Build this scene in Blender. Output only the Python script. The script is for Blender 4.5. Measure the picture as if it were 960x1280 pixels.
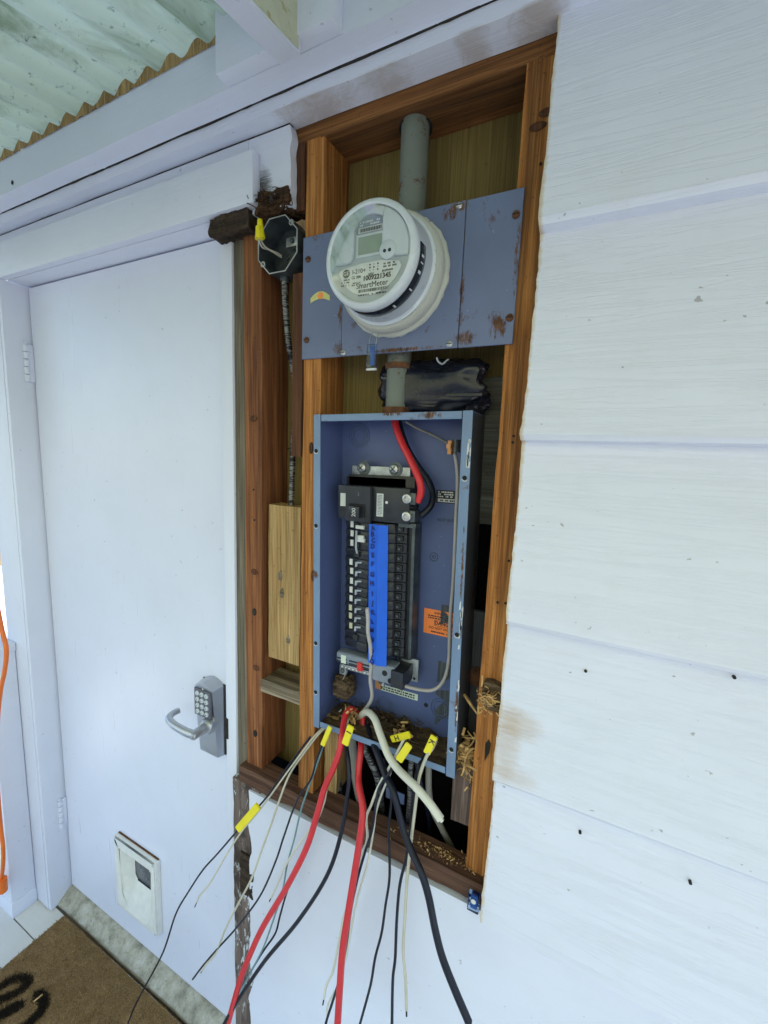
import bpy, bmesh, math, random
from mathutils import Vector, Matrix, noise
R = math.radians
random.seed(7)
for o in list(bpy.data.objects): bpy.data.objects.remove(o)
S = bpy.context.scene
C = S.collection

# ------------------------------------------------------------------ camera
cd = bpy.data.cameras.new('camera'); cam = bpy.data.objects.new('camera', cd); C.objects.link(cam); S.camera = cam
cd.sensor_fit = 'VERTICAL'; cd.sensor_height = 36.0; cd.lens = 36.0 * 528 / 1280
cd.clip_start = 0.01; cd.clip_end = 3000
right = Vector((0.892243, 0.449796, 0.039828)); up = Vector((-0.098371, 0.107534, 0.989323)); back = right.cross(up)
cam.matrix_world = Matrix(((right.x, up.x, back.x, 0), (right.y, up.y, back.y, -0.68), (right.z, up.z, back.z, 1.70), (0, 0, 0, 1)))

# ------------------------------------------------------------------ sky, sun, exposure
SUN_EL, SUN_AZ = 55.0, 30.0          # azimuth: direction the light comes from, clockwise from +y
wd = bpy.data.worlds.new('World'); S.world = wd; wd.use_nodes = True
nt = wd.node_tree; nt.nodes.clear()
sk = nt.nodes.new('ShaderNodeTexSky'); sk.sky_type = 'NISHITA'; sk.sun_disc = False
sk.sun_elevation = R(SUN_EL); sk.sun_rotation = R(SUN_AZ); sk.dust_density = 0.3; sk.air_density = 1.0; sk.ozone_density = 4.0
bg = nt.nodes.new('ShaderNodeBackground'); bg.inputs['Strength'].default_value = 0.13
wo = nt.nodes.new('ShaderNodeOutputWorld')
nt.links.new(sk.outputs[0], bg.inputs[0]); nt.links.new(bg.outputs[0], wo.inputs[0])
sl = bpy.data.lights.new('sun', 'SUN'); sl.energy = 4.6; sl.angle = R(0.53); sl.color = (1, .96, .90)
sun = bpy.data.objects.new('sun', sl); C.objects.link(sun)
el, az = R(SUN_EL), R(SUN_AZ)
tosun = Vector((math.cos(el) * math.sin(az), math.cos(el) * math.cos(az), math.sin(el)))
sun.rotation_euler = (-tosun).to_track_quat('-Z', 'Y').to_euler(); sun.location = tosun * 20
vs = S.view_settings; vs.view_transform = 'Standard'; vs.look = 'None'; vs.gamma = 1; vs.use_curve_mapping = False
vs.exposure = 1.5
S.render.engine = 'CYCLES'
S.cycles.max_bounces = 8; S.cycles.diffuse_bounces = 5; S.cycles.transparent_max_bounces = 12

# ------------------------------------------------------------------ material helpers
class NT:
    def __init__(s, name):
        s.m = bpy.data.materials.new(name); s.m.use_nodes = True; s.t = s.m.node_tree; s.t.nodes.clear()
        s.out = s.n('OutputMaterial'); s.tc = s.n('TexCoord'); s.co = s.tc.outputs['Object']
    def n(s, k, **kw):
        nd = s.t.nodes.new('ShaderNode' + k)
        for a, b in kw.items(): setattr(nd, a, b)
        return nd
    def l(s, a, b): s.t.links.new(a, b)
    def rnd(s):
        oi = s.n('ObjectInfo'); v = s.n('VectorMath', operation='SCALE'); cb = s.n('CombineXYZ')
        for i in range(3): s.l(oi.outputs['Random'], cb.inputs[i])
        s.l(cb.outputs[0], v.inputs[0]); v.inputs['Scale'].default_value = 7.3
        a = s.n('VectorMath', operation='ADD'); s.l(s.co, a.inputs[0]); s.l(v.outputs[0], a.inputs[1]); s.co = a.outputs[0]
    def mapping(s, sc, co=None):
        mp = s.n('Mapping'); mp.inputs['Scale'].default_value = sc; s.l(co or s.co, mp.inputs[0]); return mp.outputs[0]
    def noise(s, sc, detail=3, rough=.55, dist=0, co=None):
        t = s.n('TexNoise'); t.inputs['Scale'].default_value = 1 if isinstance(sc, tuple) else sc
        t.inputs['Detail'].default_value = detail; t.inputs['Roughness'].default_value = rough; t.inputs['Distortion'].default_value = dist
        s.l(s.mapping(sc, co) if isinstance(sc, tuple) else (co or s.co), t.inputs['Vector']); return t.outputs[0]
    def ramp(s, f, stops, interp='LINEAR'):
        r = s.n('ValToRGB'); cr = r.color_ramp; cr.interpolation = interp
        while len(cr.elements) < len(stops): cr.elements.new(.5)
        for e, (p, c) in zip(cr.elements, stops):
            e.position = p; e.color = (c, c, c, 1) if isinstance(c, (int, float)) else (*c, 1)
        s.l(f, r.inputs[0]); return r.outputs[0]
    def mix(s, f, a, b, mode='MIX'):
        m = s.n('MixRGB', blend_type=mode)
        for i, v in enumerate((f, a, b)):
            if isinstance(v, (int, float)): m.inputs[i].default_value = v if i == 0 else (v, v, v, 1)
            elif isinstance(v, tuple): m.inputs[i].default_value = (*v, 1)
            else: s.l(v, m.inputs[i])
        return m.outputs[0]
    def math(s, op, a, b=None):
        m = s.n('Math', operation=op)
        for i, v in enumerate((a, b)):
            if v is None: continue
            if isinstance(v, (int, float)): m.inputs[i].default_value = v
            else: s.l(v, m.inputs[i])
        return m.outputs[0]
    def bsdf(s, col, rough=.5, metal=0, bump=None, bstr=.2, bdist=.002, spec=.5, coat=0):
        b = s.n('BsdfPrincipled')
        for k, v in (('Base Color', col), ('Roughness', rough), ('Metallic', metal), ('Specular IOR Level', spec), ('Coat Weight', coat)):
            if isinstance(v, tuple): b.inputs[k].default_value = (*v, 1)
            elif isinstance(v, (int, float)): b.inputs[k].default_value = v
            else: s.l(v, b.inputs[k])
        if bump is not None:
            bp = s.n('Bump'); bp.inputs['Strength'].default_value = bstr; bp.inputs['Distance'].default_value = bdist
            s.l(bump, bp.inputs['Height']); s.l(bp.outputs[0], b.inputs['Normal'])
        s.l(b.outputs[0], s.out.inputs[0]); s.b = b; return s.m

def plain(name, col, rough=.5, metal=0, var=.12, sc=40, bstr=.06, spec=.5, coat=0):
    t = NT(name); n = t.noise(sc, 4)
    lo = tuple(c * (1 - var) for c in col); hi = tuple(min(1, c * (1 + var)) for c in col)
    c = t.ramp(n, [(.3, lo), (.7, hi)])
    r = t.ramp(t.noise(sc * .6, 3), [(.3, max(0, rough - .08)), (.7, min(1, rough + .1))])
    return t.bsdf(c, r, metal, n, bstr, .001, spec, coat)

def wood(name, cols, axis='z', sc=1.0, rough=.75, dirt=.5, dirtc=(.03, .018, .01), bstr=.5):
    t = NT(name); t.rnd()
    st = {'x': (2.6, 85, 85), 'y': (85, 2.6, 85), 'z': (85, 85, 2.6)}[axis]; st = tuple(a * sc for a in st)
    st2 = {'x': (6, 420, 420), 'y': (420, 6, 420), 'z': (420, 420, 6)}[axis]
    g = t.noise(st, 4, .6, 1.6); f = t.noise(st2, 3, .6, .3)
    wv = t.n('TexWave'); wv.inputs['Scale'].default_value = 1.0; wv.inputs['Distortion'].default_value = 5; wv.inputs['Detail'].default_value = 2.5
    wv.inputs['Detail Scale'].default_value = 1.3
    st3 = {'x': (1.5, 22, 26), 'y': (22, 1.5, 26), 'z': (26, 22, 1.5)}[axis]
    wv.bands_direction = 'DIAGONAL'; t.l(t.mapping(tuple(a * sc for a in st3)), wv.inputs['Vector'])
    c = t.ramp(g, [(.25, cols[0]), (.5, cols[1]), (.78, cols[2])])
    c = t.mix(.22, c, t.ramp(wv.outputs[0], [(.1, cols[0]), (.55, cols[1]), (.95, cols[2])]))
    ln = t.noise({'x': (3.5, 260, 260), 'y': (260, 3.5, 260), 'z': (260, 260, 3.5)}[axis], 2, .5, .8)
    c = t.mix(t.ramp(ln, [(.50, 0), (.62, .62)]), c, cols[0])
    c = t.mix(.45, c, t.ramp(f, [(.3, .2), (.7, 1.35)]), 'MULTIPLY')
    d = t.ramp(t.noise(tuple(a * .16 for a in st), 5, .7, .8), [(.48, 0), (.68, dirt)])
    c = t.mix(d, c, dirtc)
    sp = t.ramp(t.noise(160, 2), [(.66, 0), (.74, .5)]); c = t.mix(sp, c, dirtc)
    h = t.mix(.5, g, f)
    return t.bsdf(c, rough, 0, h, bstr, .0025, .25)

def paint(name, base=(.735, .757, .875), axis='x', rough=.5, grain=.25, specks=.6, stain=None, edge=False, fade=.06, stainc=(.46, .30, .15)):
    t = NT(name); t.rnd() if not (stain or edge) else None
    st = {'x': (5, 120, 120), 'z': (120, 120, 5), 'n': (30, 30, 30)}[axis]
    st2 = {'x': (2.2, 34, 46), 'z': (34, 34, 2.2), 'n': (9, 9, 9)}[axis]
    g = t.noise(st, 3, .6, .6); g2 = t.noise(st2, 4, .6, 2.2)
    rid = t.ramp(g2, [(.40, 1), (.47, .15), (.53, 1)])          # fine raised grain ridges
    big = t.noise(3.1, 4)
    c = t.ramp(big, [(.3, tuple(x * (1 - fade) for x in base)), (.7, base)])
    c = t.mix(t.ramp(rid, [(0, .30 * grain), (1, 0)]), c, tuple(x * .78 for x in base))
    sp = t.ramp(t.noise((70, 70, 95), 2, .5), [(.735, 0), (.77, specks)])
    c = t.mix(sp, c, (.16, .14, .12))
    dm = t.ramp(t.noise(13, 5, .7), [(.52, 0), (.75, .22 * specks)]); c = t.mix(dm, c, (.55, .53, .47))
    if stain or edge:
        sx = t.n('SeparateXYZ'); t.l(t.co, sx.inputs[0]); X, Y, Z = sx.outputs
    if edge:      # bare, torn fibres along the saw cut
        k = t.math('ADD', X, t.math('MULTIPLY', t.noise((25, 25, 60), 5, .75), .014))
        e = t.ramp(t.math('MULTIPLY', t.math('ADD', k, .106), 60), [(.42, 1), (.72, 0)])
        c = t.mix(t.math('MULTIPLY', e, .75), c, (.56, .42, .22))
    if stain:     # smear of brown saw burn / rubbed dirt beside the cut
        for (cx, cz, wx, wz, amt) in stain:
            dx = t.math('DIVIDE', t.math('SUBTRACT', X, cx), wx); dz = t.math('DIVIDE', t.math('SUBTRACT', Z, cz), wz)
            rr = t.math('ADD', t.math('MULTIPLY', dx, dx), t.math('MULTIPLY', dz, dz))
            nn = t.noise((22, 22, 260), 6, .8, .8)
            v = t.math('SUBTRACT', t.math('MULTIPLY', nn, 2.1), rr)
            m = t.ramp(v, [(.25, 0), (1, amt)]); c = t.mix(m, c, stainc)
    h = t.mix(.55, g, rid)
    return t.bsdf(c, t.ramp(g, [(.3, rough - .06), (.7, rough + .1)]), 0, h, grain, .0016, .4)

def enamel(name, base, rust=.0, rough=.42, scale=9, spots=()):
    t = NT(name); n = t.noise(30, 4)
    c = t.ramp(t.noise(6, 4, .6), [(.3, tuple(x * .86 for x in base)), (.7, tuple(x * 1.1 for x in base))])
    sc = t.ramp(t.noise(38, 6, .8, .6), [(.62, 0), (.72, .4)]); c = t.mix(sc, c, tuple(x * .45 for x in base))
    wsp = t.ramp(t.noise(210, 2), [(.74, 0), (.78, .6)]); c = t.mix(wsp, c, (.5, .52, .55))
    if rust:
        r1 = t.ramp(t.noise(scale, 6, .72, .4), [(.60 - rust * .1, 0), (.68 - rust * .06, 1)])
        if spots:
            sx = t.n('SeparateXYZ'); t.l(t.co, sx.inputs[0]); X, Y, Z = sx.outputs; nn = t.noise((130, 130, 45), 6, .8, .5)
            for (cx, cz, wx, wz) in spots:
                dx = t.math('DIVIDE', t.math('SUBTRACT', X, cx), wx); dz = t.math('DIVIDE', t.math('SUBTRACT', Z, cz), wz)
                rr = t.math('ADD', t.math('MULTIPLY', dx, dx), t.math('MULTIPLY', dz, dz))
                r1 = t.math('MAXIMUM', r1, t.ramp(t.math('SUBTRACT', t.math('MULTIPLY', nn, 1.9), rr), [(.72, 0), (.95, 1)]))
        c = t.mix(r1, c, t.ramp(t.noise(90, 4), [(.3, (.05, .026, .014)), (.7, (.17, .075, .03))]))
        rg = t.mix(r1, (rough,) * 3, (.9,) * 3)
    else: rg = t.ramp(n, [(.3, rough - .08), (.7, rough + .1)])
    return t.bsdf(c, rg, 0, n, .08, .001, .5)

def conc():
    t = NT('worn_concrete'); c = t.ramp(t.noise(26, 6, .7), [(.3, (.22, .21, .175)), (.5, (.40, .38, .31)), (.72, (.56, .55, .50))])
    c = t.mix(t.ramp(t.noise(120, 4, .7), [(.58, 0), (.7, .7)]), c, (.10, .095, .08))
    return t.bsdf(c, .9, 0, t.noise(150, 5, .7), .7, .003, .2)
M = {}
M['siding'] = paint('painted_siding', stain=[(-.075, 1.270, .050, .035, .42), (-.090, 1.235, .030, .085, .40), (-.078, 1.185, .055, .026, .30)], edge=True, specks=.55, grain=.42)
M['panel_white'] = paint('painted_sheet', specks=.4, grain=.10)
M['white'] = paint('painted_trim', specks=.45, grain=.2)
M['frieze'] = paint('painted_frieze', specks=.6, grain=.25, stain=[(-.13, 2.286, .05, .007, .5), (-.22, 2.286, .03, .006, .4), (-.5, 2.285, .10, .006, .45), (-.36, 2.285, .06, .006, .4)], stainc=(.30, .18, .08))
M['white_z'] = paint('painted_jamb', axis='z', specks=.4, grain=.12)
M['ledger'] = paint('painted_beam', specks=.35, grain=.15)
M['doorwhite'] = paint('painted_door', base=(.725, .750, .885), axis='z', rough=.33, specks=.35, grain=.10)
M['mould'] = paint('mouldy_paint', specks=.8, grain=.3, stain=[(-.625, 2.185, .030, .050, .95), (-.60, 2.165, .05, .022, .8)], stainc=(.06, .06, .055))
M['plastic_white'] = plain('white_plastic', (.74, .74, .71), .4, var=.06)
M['fir'] = wood('orange_fir', [(.20, .066, .017), (.46, .18, .045), (.66, .31, .09)], 'z', dirt=.7)
M['fir_red'] = wood('red_fir', [(.14, .046, .017), (.31, .112, .040), (.44, .185, .070)], 'z', dirt=.6)
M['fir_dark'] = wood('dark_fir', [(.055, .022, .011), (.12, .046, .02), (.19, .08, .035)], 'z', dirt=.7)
M['fir_x'] = wood('header_fir', [(.12, .046, .014), (.28, .115, .036), (.40, .18, .06)], 'x', dirt=.65)
M['sill'] = wood('sill_wood', [(.06, .028, .018), (.135, .066, .042), (.22, .12, .08)], 'x', dirt=.6)
M['strip_old'] = wood('old_wood', [(.07, .045, .037), (.16, .11, .092), (.26, .20, .175)], 'z', dirt=.5)
def worn():
    t = NT('worn_painted_strip'); g = t.noise((70, 70, 4), 4, .65, .6)
    c = t.ramp(g, [(.3, (.075, .055, .048)), (.55, (.17, .128, .112)), (.8, (.28, .23, .21))])
    m = t.ramp(t.noise((55, 55, 16), 6, .75, .4), [(.56, 0), (.60, 1)]); c = t.mix(m, c, (.66, .69, .72))
    d = t.ramp(t.noise((20, 20, 9), 5, .7), [(.50, 0), (.62, .9)]); c = t.mix(d, c, (.05, .038, .032))
    return t.bsdf(c, .85, 0, t.mix(.5, g, m), .6, .003, .2)
M['worn'] = worn()
M['grey_wood'] = wood('grey_wood', [(.10, .083, .058), (.19, .16, .115), (.30, .26, .20)], 'z', dirt=.5)
M['grey_x'] = wood('weathered_block', [(.13, .10, .065), (.30, .24, .165), (.48, .40, .30)], 'x', dirt=.7)
M['pine'] = wood('pine_block', [(.28, .16, .06), (.47, .30, .125), (.60, .42, .20)], 'z', dirt=.45)
M['khaki'] = wood('khaki_board', [(.21, .15, .05), (.24, .175, .06), (.27, .20, .075)], 'z', sc=.2, dirt=.35, bstr=.15)
M['greyboard'] = wood('grey_board', [(.085, .09, .08), (.14, .15, .135), (.19, .20, .18)], 'x', sc=.5, dirt=.4)
M['slate'] = wood('slate_board', [(.05, .058, .072), (.085, .096, .115), (.14, .15, .165)], 'z', sc=.5, dirt=.4)
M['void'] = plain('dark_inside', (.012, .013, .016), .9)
M['rot'] = wood('rotten_wood', [(.015, .009, .006), (.045, .028, .018), (.11, .075, .045)], 'x', dirt=.6, bstr=1)
M['nest'] = wood('fibrous_nest', [(.03, .014, .007), (.085, .042, .02), (.17, .09, .045)], 'x', dirt=.5, bstr=1)
M['blue'] = enamel('blue_grey_enamel', (.075, .105, .20))
M['blue_in'] = enamel('blue_grey_inside', (.085, .115, .265))
M['blue_edge'] = enamel('blue_grey_flange', (.17, .25, .40), rust=.05, scale=14, spots=[(-.26, 1.764, .05, .014), (-.33, 1.768, .05, .008), (-.187, 1.25, .006, .10), (-.189, 1.5, .005, .15)])
M['plate'] = enamel('blue_grey_plate', (.135, .17, .295), rust=.16, scale=12, spots=[(-.212, 1.888, .035, .022), (-.162, 1.905, .030, .045), (-.235, 2.088, .035, .014), (-.25, 2.08, .03, .02), (-.455, 1.887, .02, .025), (-.453, 1.945, .010, .05), (-.14, 2.0, .008, .10), (-.33, 1.878, .14, .007), (-.222, 1.95, .008, .08)])
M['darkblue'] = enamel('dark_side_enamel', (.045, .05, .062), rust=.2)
M['galv'] = plain('galvanised', (.42, .44, .45), .42, .85, .25, 55, .12)
M['galv_old'] = enamel('weathered_galvanised', (.17, .19, .165), rust=.38, scale=22, rough=.55)
M['steel'] = plain('steel', (.55, .55, .55), .35, .9, .15)
M['darksteel'] = plain('dark_steel', (.10, .115, .125), .45, .7, .3, 45, .2)
_t = NT('satin_nickel'); M['satin'] = _t.bsdf((.50, .51, .53), .30, .95)
M['rust'] = plain('rust', (.12, .05, .022), .9, 0, .5, 70, .5)
M['black'] = plain('black_plastic', (.012, .013, .017), .4, 0, .3, 60, .08)
M['bake'] = plain('black_bakelite', (.018, .02, .028), .36, 0, .35, 35, .08)
M['bag'] = plain('black_sheet_plastic', (.010, .012, .022), .22, 0, .3, 30, .1)
M['greyplastic'] = plain('grey_plastic', (.20, .23, .29), .45)
M['lockpad'] = plain('keypad_grey', (.10, .10, .13), .45)
M['flap'] = plain('flap_grey', (.11, .12, .14), .3)
M['toggle'] = plain('toggle_plastic', (.33, .36, .42), .4)
M['sticker'] = plain('sticker_white', (.60, .62, .61), .6, 0, .08)
M['sticker_old'] = plain('sticker_yellowed', (.52, .50, .36), .6, 0, .1)
M['label_green'] = plain('label_pale_green', (.60, .68, .58), .55, 0, .06)
M['print'] = plain('print_black', (.018, .02, .03), .6)
M['print_w'] = plain('print_white', (.62, .62, .62), .6)
M['tape'] = plain('blue_tape', (.006, .115, .72), .55, 0, .1, 25, .15)
M['ink'] = plain('blue_ink', (.008, .012, .12), .6)
M['orange'] = plain('orange_sticker', (.95, .25, .05), .5, 0, .04)
M['yellow'] = plain('yellow_tag', (.80, .68, .015), .45, 0, .05)
M['yellow_nut'] = plain('yellow_connector', (.78, .66, .01), .4, 0, .08)
M['pale_yellow'] = plain('pale_yellow_sticker', (.62, .60, .22), .55, 0, .1)
M['red_w'] = plain('red_insulation', (.58, .022, .030), .36, 0, .1, 18, .05)
M['red_p'] = plain('red_plastic', (.62, .03, .02), .4)
M['black_w'] = plain('black_insulation', (.006, .008, .020), .38, 0, .25, 18, .05, spec=.35)
M['white_w'] = plain('white_insulation', (.66, .64, .55), .42, 0, .06, 18, .05)
M['cream_w'] = plain('cream_insulation', (.52, .49, .39), .45, 0, .1, 18, .05)
M['grey_w'] = plain('grey_insulation', (.42, .39, .38), .45, 0, .1, 18, .05)
M['greycable'] = plain('grey_cable', (.22, .21, .185), .55, 0, .12)
M['teal_w'] = plain('teal_insulation', (.16, .30, .33), .45, 0, .1)
M['orange_w'] = plain('orange_cord', (.80, .17, .02), .42, 0, .08)
M['copper'] = plain('copper', (.42, .2, .09), .4, .9)
M['straw'] = plain('wood_shaving', (.52, .33, .14), .8, 0, .35, 60)
M['debris'] = wood('debris', [(.035, .022, .014), (.10, .064, .036), (.20, .135, .075)], 'x', dirt=.4, bstr=1)
M['sootpaint'] = plain('soot', (.02, .016, .012), .95, 0, .5, 50, .6)  # near-black for nails and knots, also painted shade in trim gaps
M['meter_grey'] = plain('meter_grey', (.43, .46, .51), .3, 0, .05, 20, .02)
M['meter_rim'] = plain('meter_rim', (.58, .62, .66), .24, 0, .03, 20, .02)
M['meter_dark'] = plain('meter_dark', (.012, .014, .022), .18)
M['face'] = plain('meter_face', (.40, .44, .46), .5, 0, .05)
M['lcd'] = plain('lcd_green', (.27, .33, .27), .3, 0, .1, 15)
M['ringpaint'] = paint('old_ring_paint', base=(.52, .52, .47), axis='n', specks=1, grain=.5, fade=.2)
M['tag_blue'] = plain('tag_blue', (.02, .14, .55), .35)
M['concrete'] = conc()
M['deck'] = paint('painted_deck', base=(.72, .72, .70), specks=.8, grain=.25, fade=.12)
M['cream_house'] = plain('cream_stucco', (.72, .56, .27), .9, 0, .06)
M['cream_fence'] = plain('cream_fence_paint', (.40, .31, .14), .8, 0, .1)
M['window_dark'] = plain('window_dark', (.03, .04, .05), .1)
M['sage'] = plain('sage_paint', (.42, .47, .40), .6)

def glassy(name, tint, amt):
    t = NT(name); tr = t.n('BsdfTransparent'); tr.inputs[0].default_value = (*tint, 1)
    gl = t.n('BsdfGlossy'); gl.inputs['Roughness'].default_value = .05
    fr = t.n('Fresnel'); fr.inputs[0].default_value = 1.45
    mx = t.n('MixShader'); t.l(t.math('MULTIPLY', fr.outputs[0], amt), mx.inputs[0]); t.l(tr.outputs[0], mx.inputs[1]); t.l(gl.outputs[0], mx.inputs[2])
    t.l(mx.outputs[0], t.out.inputs[0]); return t.m
M['clear'] = glassy('clear_polycarbonate', (.96, .98, .98), 1.0)
M['clearblue'] = glassy('clear_tag', (.75, .86, .96), 1.0)

def roof_mat():
    t = NT('corrugated_fibreglass')
    c = t.ramp(t.noise((2.5, 1.2, 2), 4, .6), [(.3, (.58, .57, .33)), (.7, (.80, .79, .54))])
    al = t.ramp(t.noise((9, 4, 5), 5, .7, .5), [(.44, 0), (.66, .85)]); c = t.mix(al, c, (.27, .30, .14))
    sp = t.ramp(t.noise(55, 4, .75), [(.60, 0), (.72, .8)]); c = t.mix(sp, c, (.07, .075, .045))
    d = t.n('BsdfDiffuse'); tl = t.n('BsdfTranslucent'); gl = t.n('BsdfGlossy'); gl.inputs['Roughness'].default_value = .4
    t.l(c, d.inputs[0]); t.l(c, tl.inputs[0])
    m1 = t.n('MixShader'); m1.inputs[0].default_value = .68; t.l(d.outputs[0], m1.inputs[1]); t.l(tl.outputs[0], m1.inputs[2])
    m2 = t.n('MixShader'); m2.inputs[0].default_value = .04; t.l(m1.outputs[0], m2.inputs[1]); t.l(gl.outputs[0], m2.inputs[2])
    t.l(m2.outputs[0], t.out.inputs[0]); return t.m
M['roof'] = roof_mat()

def peel_mat():      # cream paint flaking off the rafter side
    t = NT('flaking_cream_paint')
    c = t.ramp(t.noise(10, 5, .65), [(.35, (.50, .50, .36)), (.7, (.66, .66, .52))])
    m = t.ramp(t.noise((26, 26, 40), 5, .7), [(.57, 0), (.62, 1)]); c = t.mix(m, c, (.46, .42, .20))
    return t.bsdf(c, .7, 0, m, .5, .002)
M['peel'] = peel_mat()

def bx_mat():        # spiral armoured cable
    t = NT('armoured_cable'); n = t.noise((60, 60, 420), 2, .5)
    c = t.ramp(n, [(.45, (.02, .02, .022)), (.55, (.24, .24, .24))])
    return t.bsdf(c, .5, .5, n, .5, .002)
M['bx'] = bx_mat()

def coir_mat(name, a, b):
    t = NT(name); n = t.noise(420, 3, .6); c = t.ramp(n, [(.35, a), (.65, b)])
    return t.bsdf(c, .95, 0, t.noise(600, 2), .8, .003, .1)
M['coir'] = coir_mat('coir', (.19, .12, .055), (.44, .30, .155))
M['coir_dark'] = coir_mat('coir_dark', (.022, .018, .016), (.06, .048, .038))

def ground_mat():
    t = NT('garden_ground'); n = t.noise(1.3, 6, .65)
    c = t.ramp(n, [(.35, (.055, .06, .06)), (.65, (.09, .095, .095))])
    return t.bsdf(c, .95, 0, t.noise(14, 5), .4, .02)
M['ground'] = ground_mat()

# ------------------------------------------------------------------ object helpers
def thing(name, label, cat, loc=(0, 0, 0), group=None, rot=None):
    e = bpy.data.objects.new(name, None); C.objects.link(e); e.location = loc
    if rot: e.rotation_euler = rot
    e['label'] = label; e['category'] = cat
    if group: e['group'] = group
    e.empty_display_size = .05
    return e
def tag(o, label, cat, group=None, kind=None):
    o['label'] = label; o['category'] = cat
    if group: o['group'] = group
    if kind: o['kind'] = kind
    return o
def link(name, me, mat, parent=None, loc=None):
    o = bpy.data.objects.new(name, me); C.objects.link(o)
    if mat is not None and not me.materials: me.materials.append(M[mat] if isinstance(mat, str) else mat)
    if parent:
        o.parent = parent
        if parent.type == 'EMPTY': o.matrix_parent_inverse = Matrix.Translation(-parent.location)
    if loc is not None: o.location = loc
    return o
def fin(bm, name, smooth=False, ang=40):
    me = bpy.data.meshes.new(name); bmesh.ops.recalc_face_normals(bm, faces=bm.faces); bm.to_mesh(me); bm.free()
    if smooth:
        me.polygons.foreach_set('use_smooth', [True] * len(me.polygons)); me.set_sharp_from_angle(angle=R(ang))
    return me
def raw(vs_, fs, smooth=False):
    me = bpy.data.meshes.new('m'); me.from_pydata(vs_, [], fs); me.validate(); me.update()
    if smooth: me.polygons.foreach_set('use_smooth', [True] * len(me.polygons)); me.set_sharp_from_angle(angle=R(45))
    return me
def addbox(bm, x0, x1, y0, y1, z0, z1, bev=0, seg=2):
    r = bmesh.ops.create_cube(bm, size=1)['verts']
    for v in r: v.co = Vector((x0 + (v.co.x + .5) * (x1 - x0), y0 + (v.co.y + .5) * (y1 - y0), z0 + (v.co.z + .5) * (z1 - z0)))
    if bev:
        es = list({e for v in r for e in v.link_edges})
        bmesh.ops.bevel(bm, geom=es, offset=bev, segments=seg, affect='EDGES', profile=.6)
def box(name, d, mat, parent=None, bev=.0015, seg=2):
    bm = bmesh.new(); addbox(bm, *d, bev=bev, seg=seg); return link(name, fin(bm, name, True), mat, parent)
def rough_box(name, d, mat, parent=None, n=(2, 2, 20), amp=.003, fr=22, seed=0):
    """box with wavering faces and worn edges, for hand-cut lumber"""
    x0, x1, y0, y1, z0, z1 = d; bm = bmesh.new(); nx, ny, nz = n; V = {}
    def vert(i, j, k):
        key = (i, j, k)
        if key not in V:
            p = Vector((x0 + (x1 - x0) * i / nx, y0 + (y1 - y0) * j / ny, z0 + (z1 - z0) * k / nz))
            q = p * fr + Vector((seed * 3.7, seed * 1.3, seed * 9.1))
            V[key] = bm.verts.new(p + noise.noise_vector(q) * amp + noise.noise_vector(q * 4) * amp * .4)
        return V[key]
    for i in range(nx):
        for j in range(ny):
            for k in (0, nz): bm.faces.new([vert(i, j, k), vert(i + 1, j, k), vert(i + 1, j + 1, k), vert(i, j + 1, k)])
    for i in range(nx):
        for k in range(nz):
            for j in (0, ny): bm.faces.new([vert(i, j, k), vert(i + 1, j, k), vert(i + 1, j, k + 1), vert(i, j, k + 1)])
    for j in range(ny):
        for k in range(nz):
            for i in (0, nx): bm.faces.new([vert(i, j, k), vert(i, j + 1, k), vert(i, j + 1, k + 1), vert(i, j, k + 1)])
    return link(name, fin(bm, name, True, 35), mat, parent)
def prism(name, pts, y0, y1, mat, parent=None, bev=0):
    """outline in x,z extruded along y"""
    bm = bmesh.new(); a = [bm.verts.new((p[0], y0, p[1])) for p in pts]; f = bm.faces.new(a)
    r = bmesh.ops.extrude_face_region(bm, geom=[f])
    for v in r['geom']:
        if isinstance(v, bmesh.types.BMVert): v.co.y = y1
    if bev: bmesh.ops.bevel(bm, geom=[e for e in bm.edges], offset=bev, segments=2, affect='EDGES')
    return link(name, fin(bm, name, True), mat, parent)
def catmull(P, sub=6):
    P = [Vector(p) for p in P]
    if len(P) < 3: return P
    Q = [P[0] * 2 - P[1]] + P + [P[-1] * 2 - P[-2]]; out = []
    for i in range(1, len(Q) - 2):
        for k in range(sub):
            t = k / sub; a, b, c, d = Q[i - 1], Q[i], Q[i + 1], Q[i + 2]
            out.append(.5 * (2 * b + (c - a) * t + (2 * a - 5 * b + 4 * c - d) * t * t + (3 * b - a - 3 * c + d) * t ** 3))
    return out + [P[-1]]
def tube_geo(P, r, n=10, V=None, Fc=None, taper=None):
    V = [] if V is None else V; Fc = [] if Fc is None else Fc; base = len(V)
    T = [(P[min(i + 1, len(P) - 1)] - P[max(i - 1, 0)]).normalized() for i in range(len(P))]
    u = T[0].orthogonal().normalized()
    for i, p in enumerate(P):
        u = (u - T[i] * u.dot(T[i])).normalized(); w = T[i].cross(u); rr = r(i / (len(P) - 1)) if callable(r) else r
        for k in range(n): a = 2 * math.pi * k / n; V.append(tuple(p + (u * math.cos(a) + w * math.sin(a)) * rr))
    for i in range(len(P) - 1):
        for k in range(n):
            a = base + i * n + k; b = base + i * n + (k + 1) % n; Fc.append((a, b, b + n, a + n))
    Fc.append(tuple(base + k for k in range(n))[::-1]); Fc.append(tuple(base + (len(P) - 1) * n + k for k in range(n)))
    return V, Fc
def tube(name, pts, r, mat, parent=None, n=10, sub=6, straight=False):
    P = [Vector(p) for p in pts] if straight else catmull(pts, sub)
    return link(name, raw(*tube_geo(P, r, n), smooth=True), mat, parent)
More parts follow.
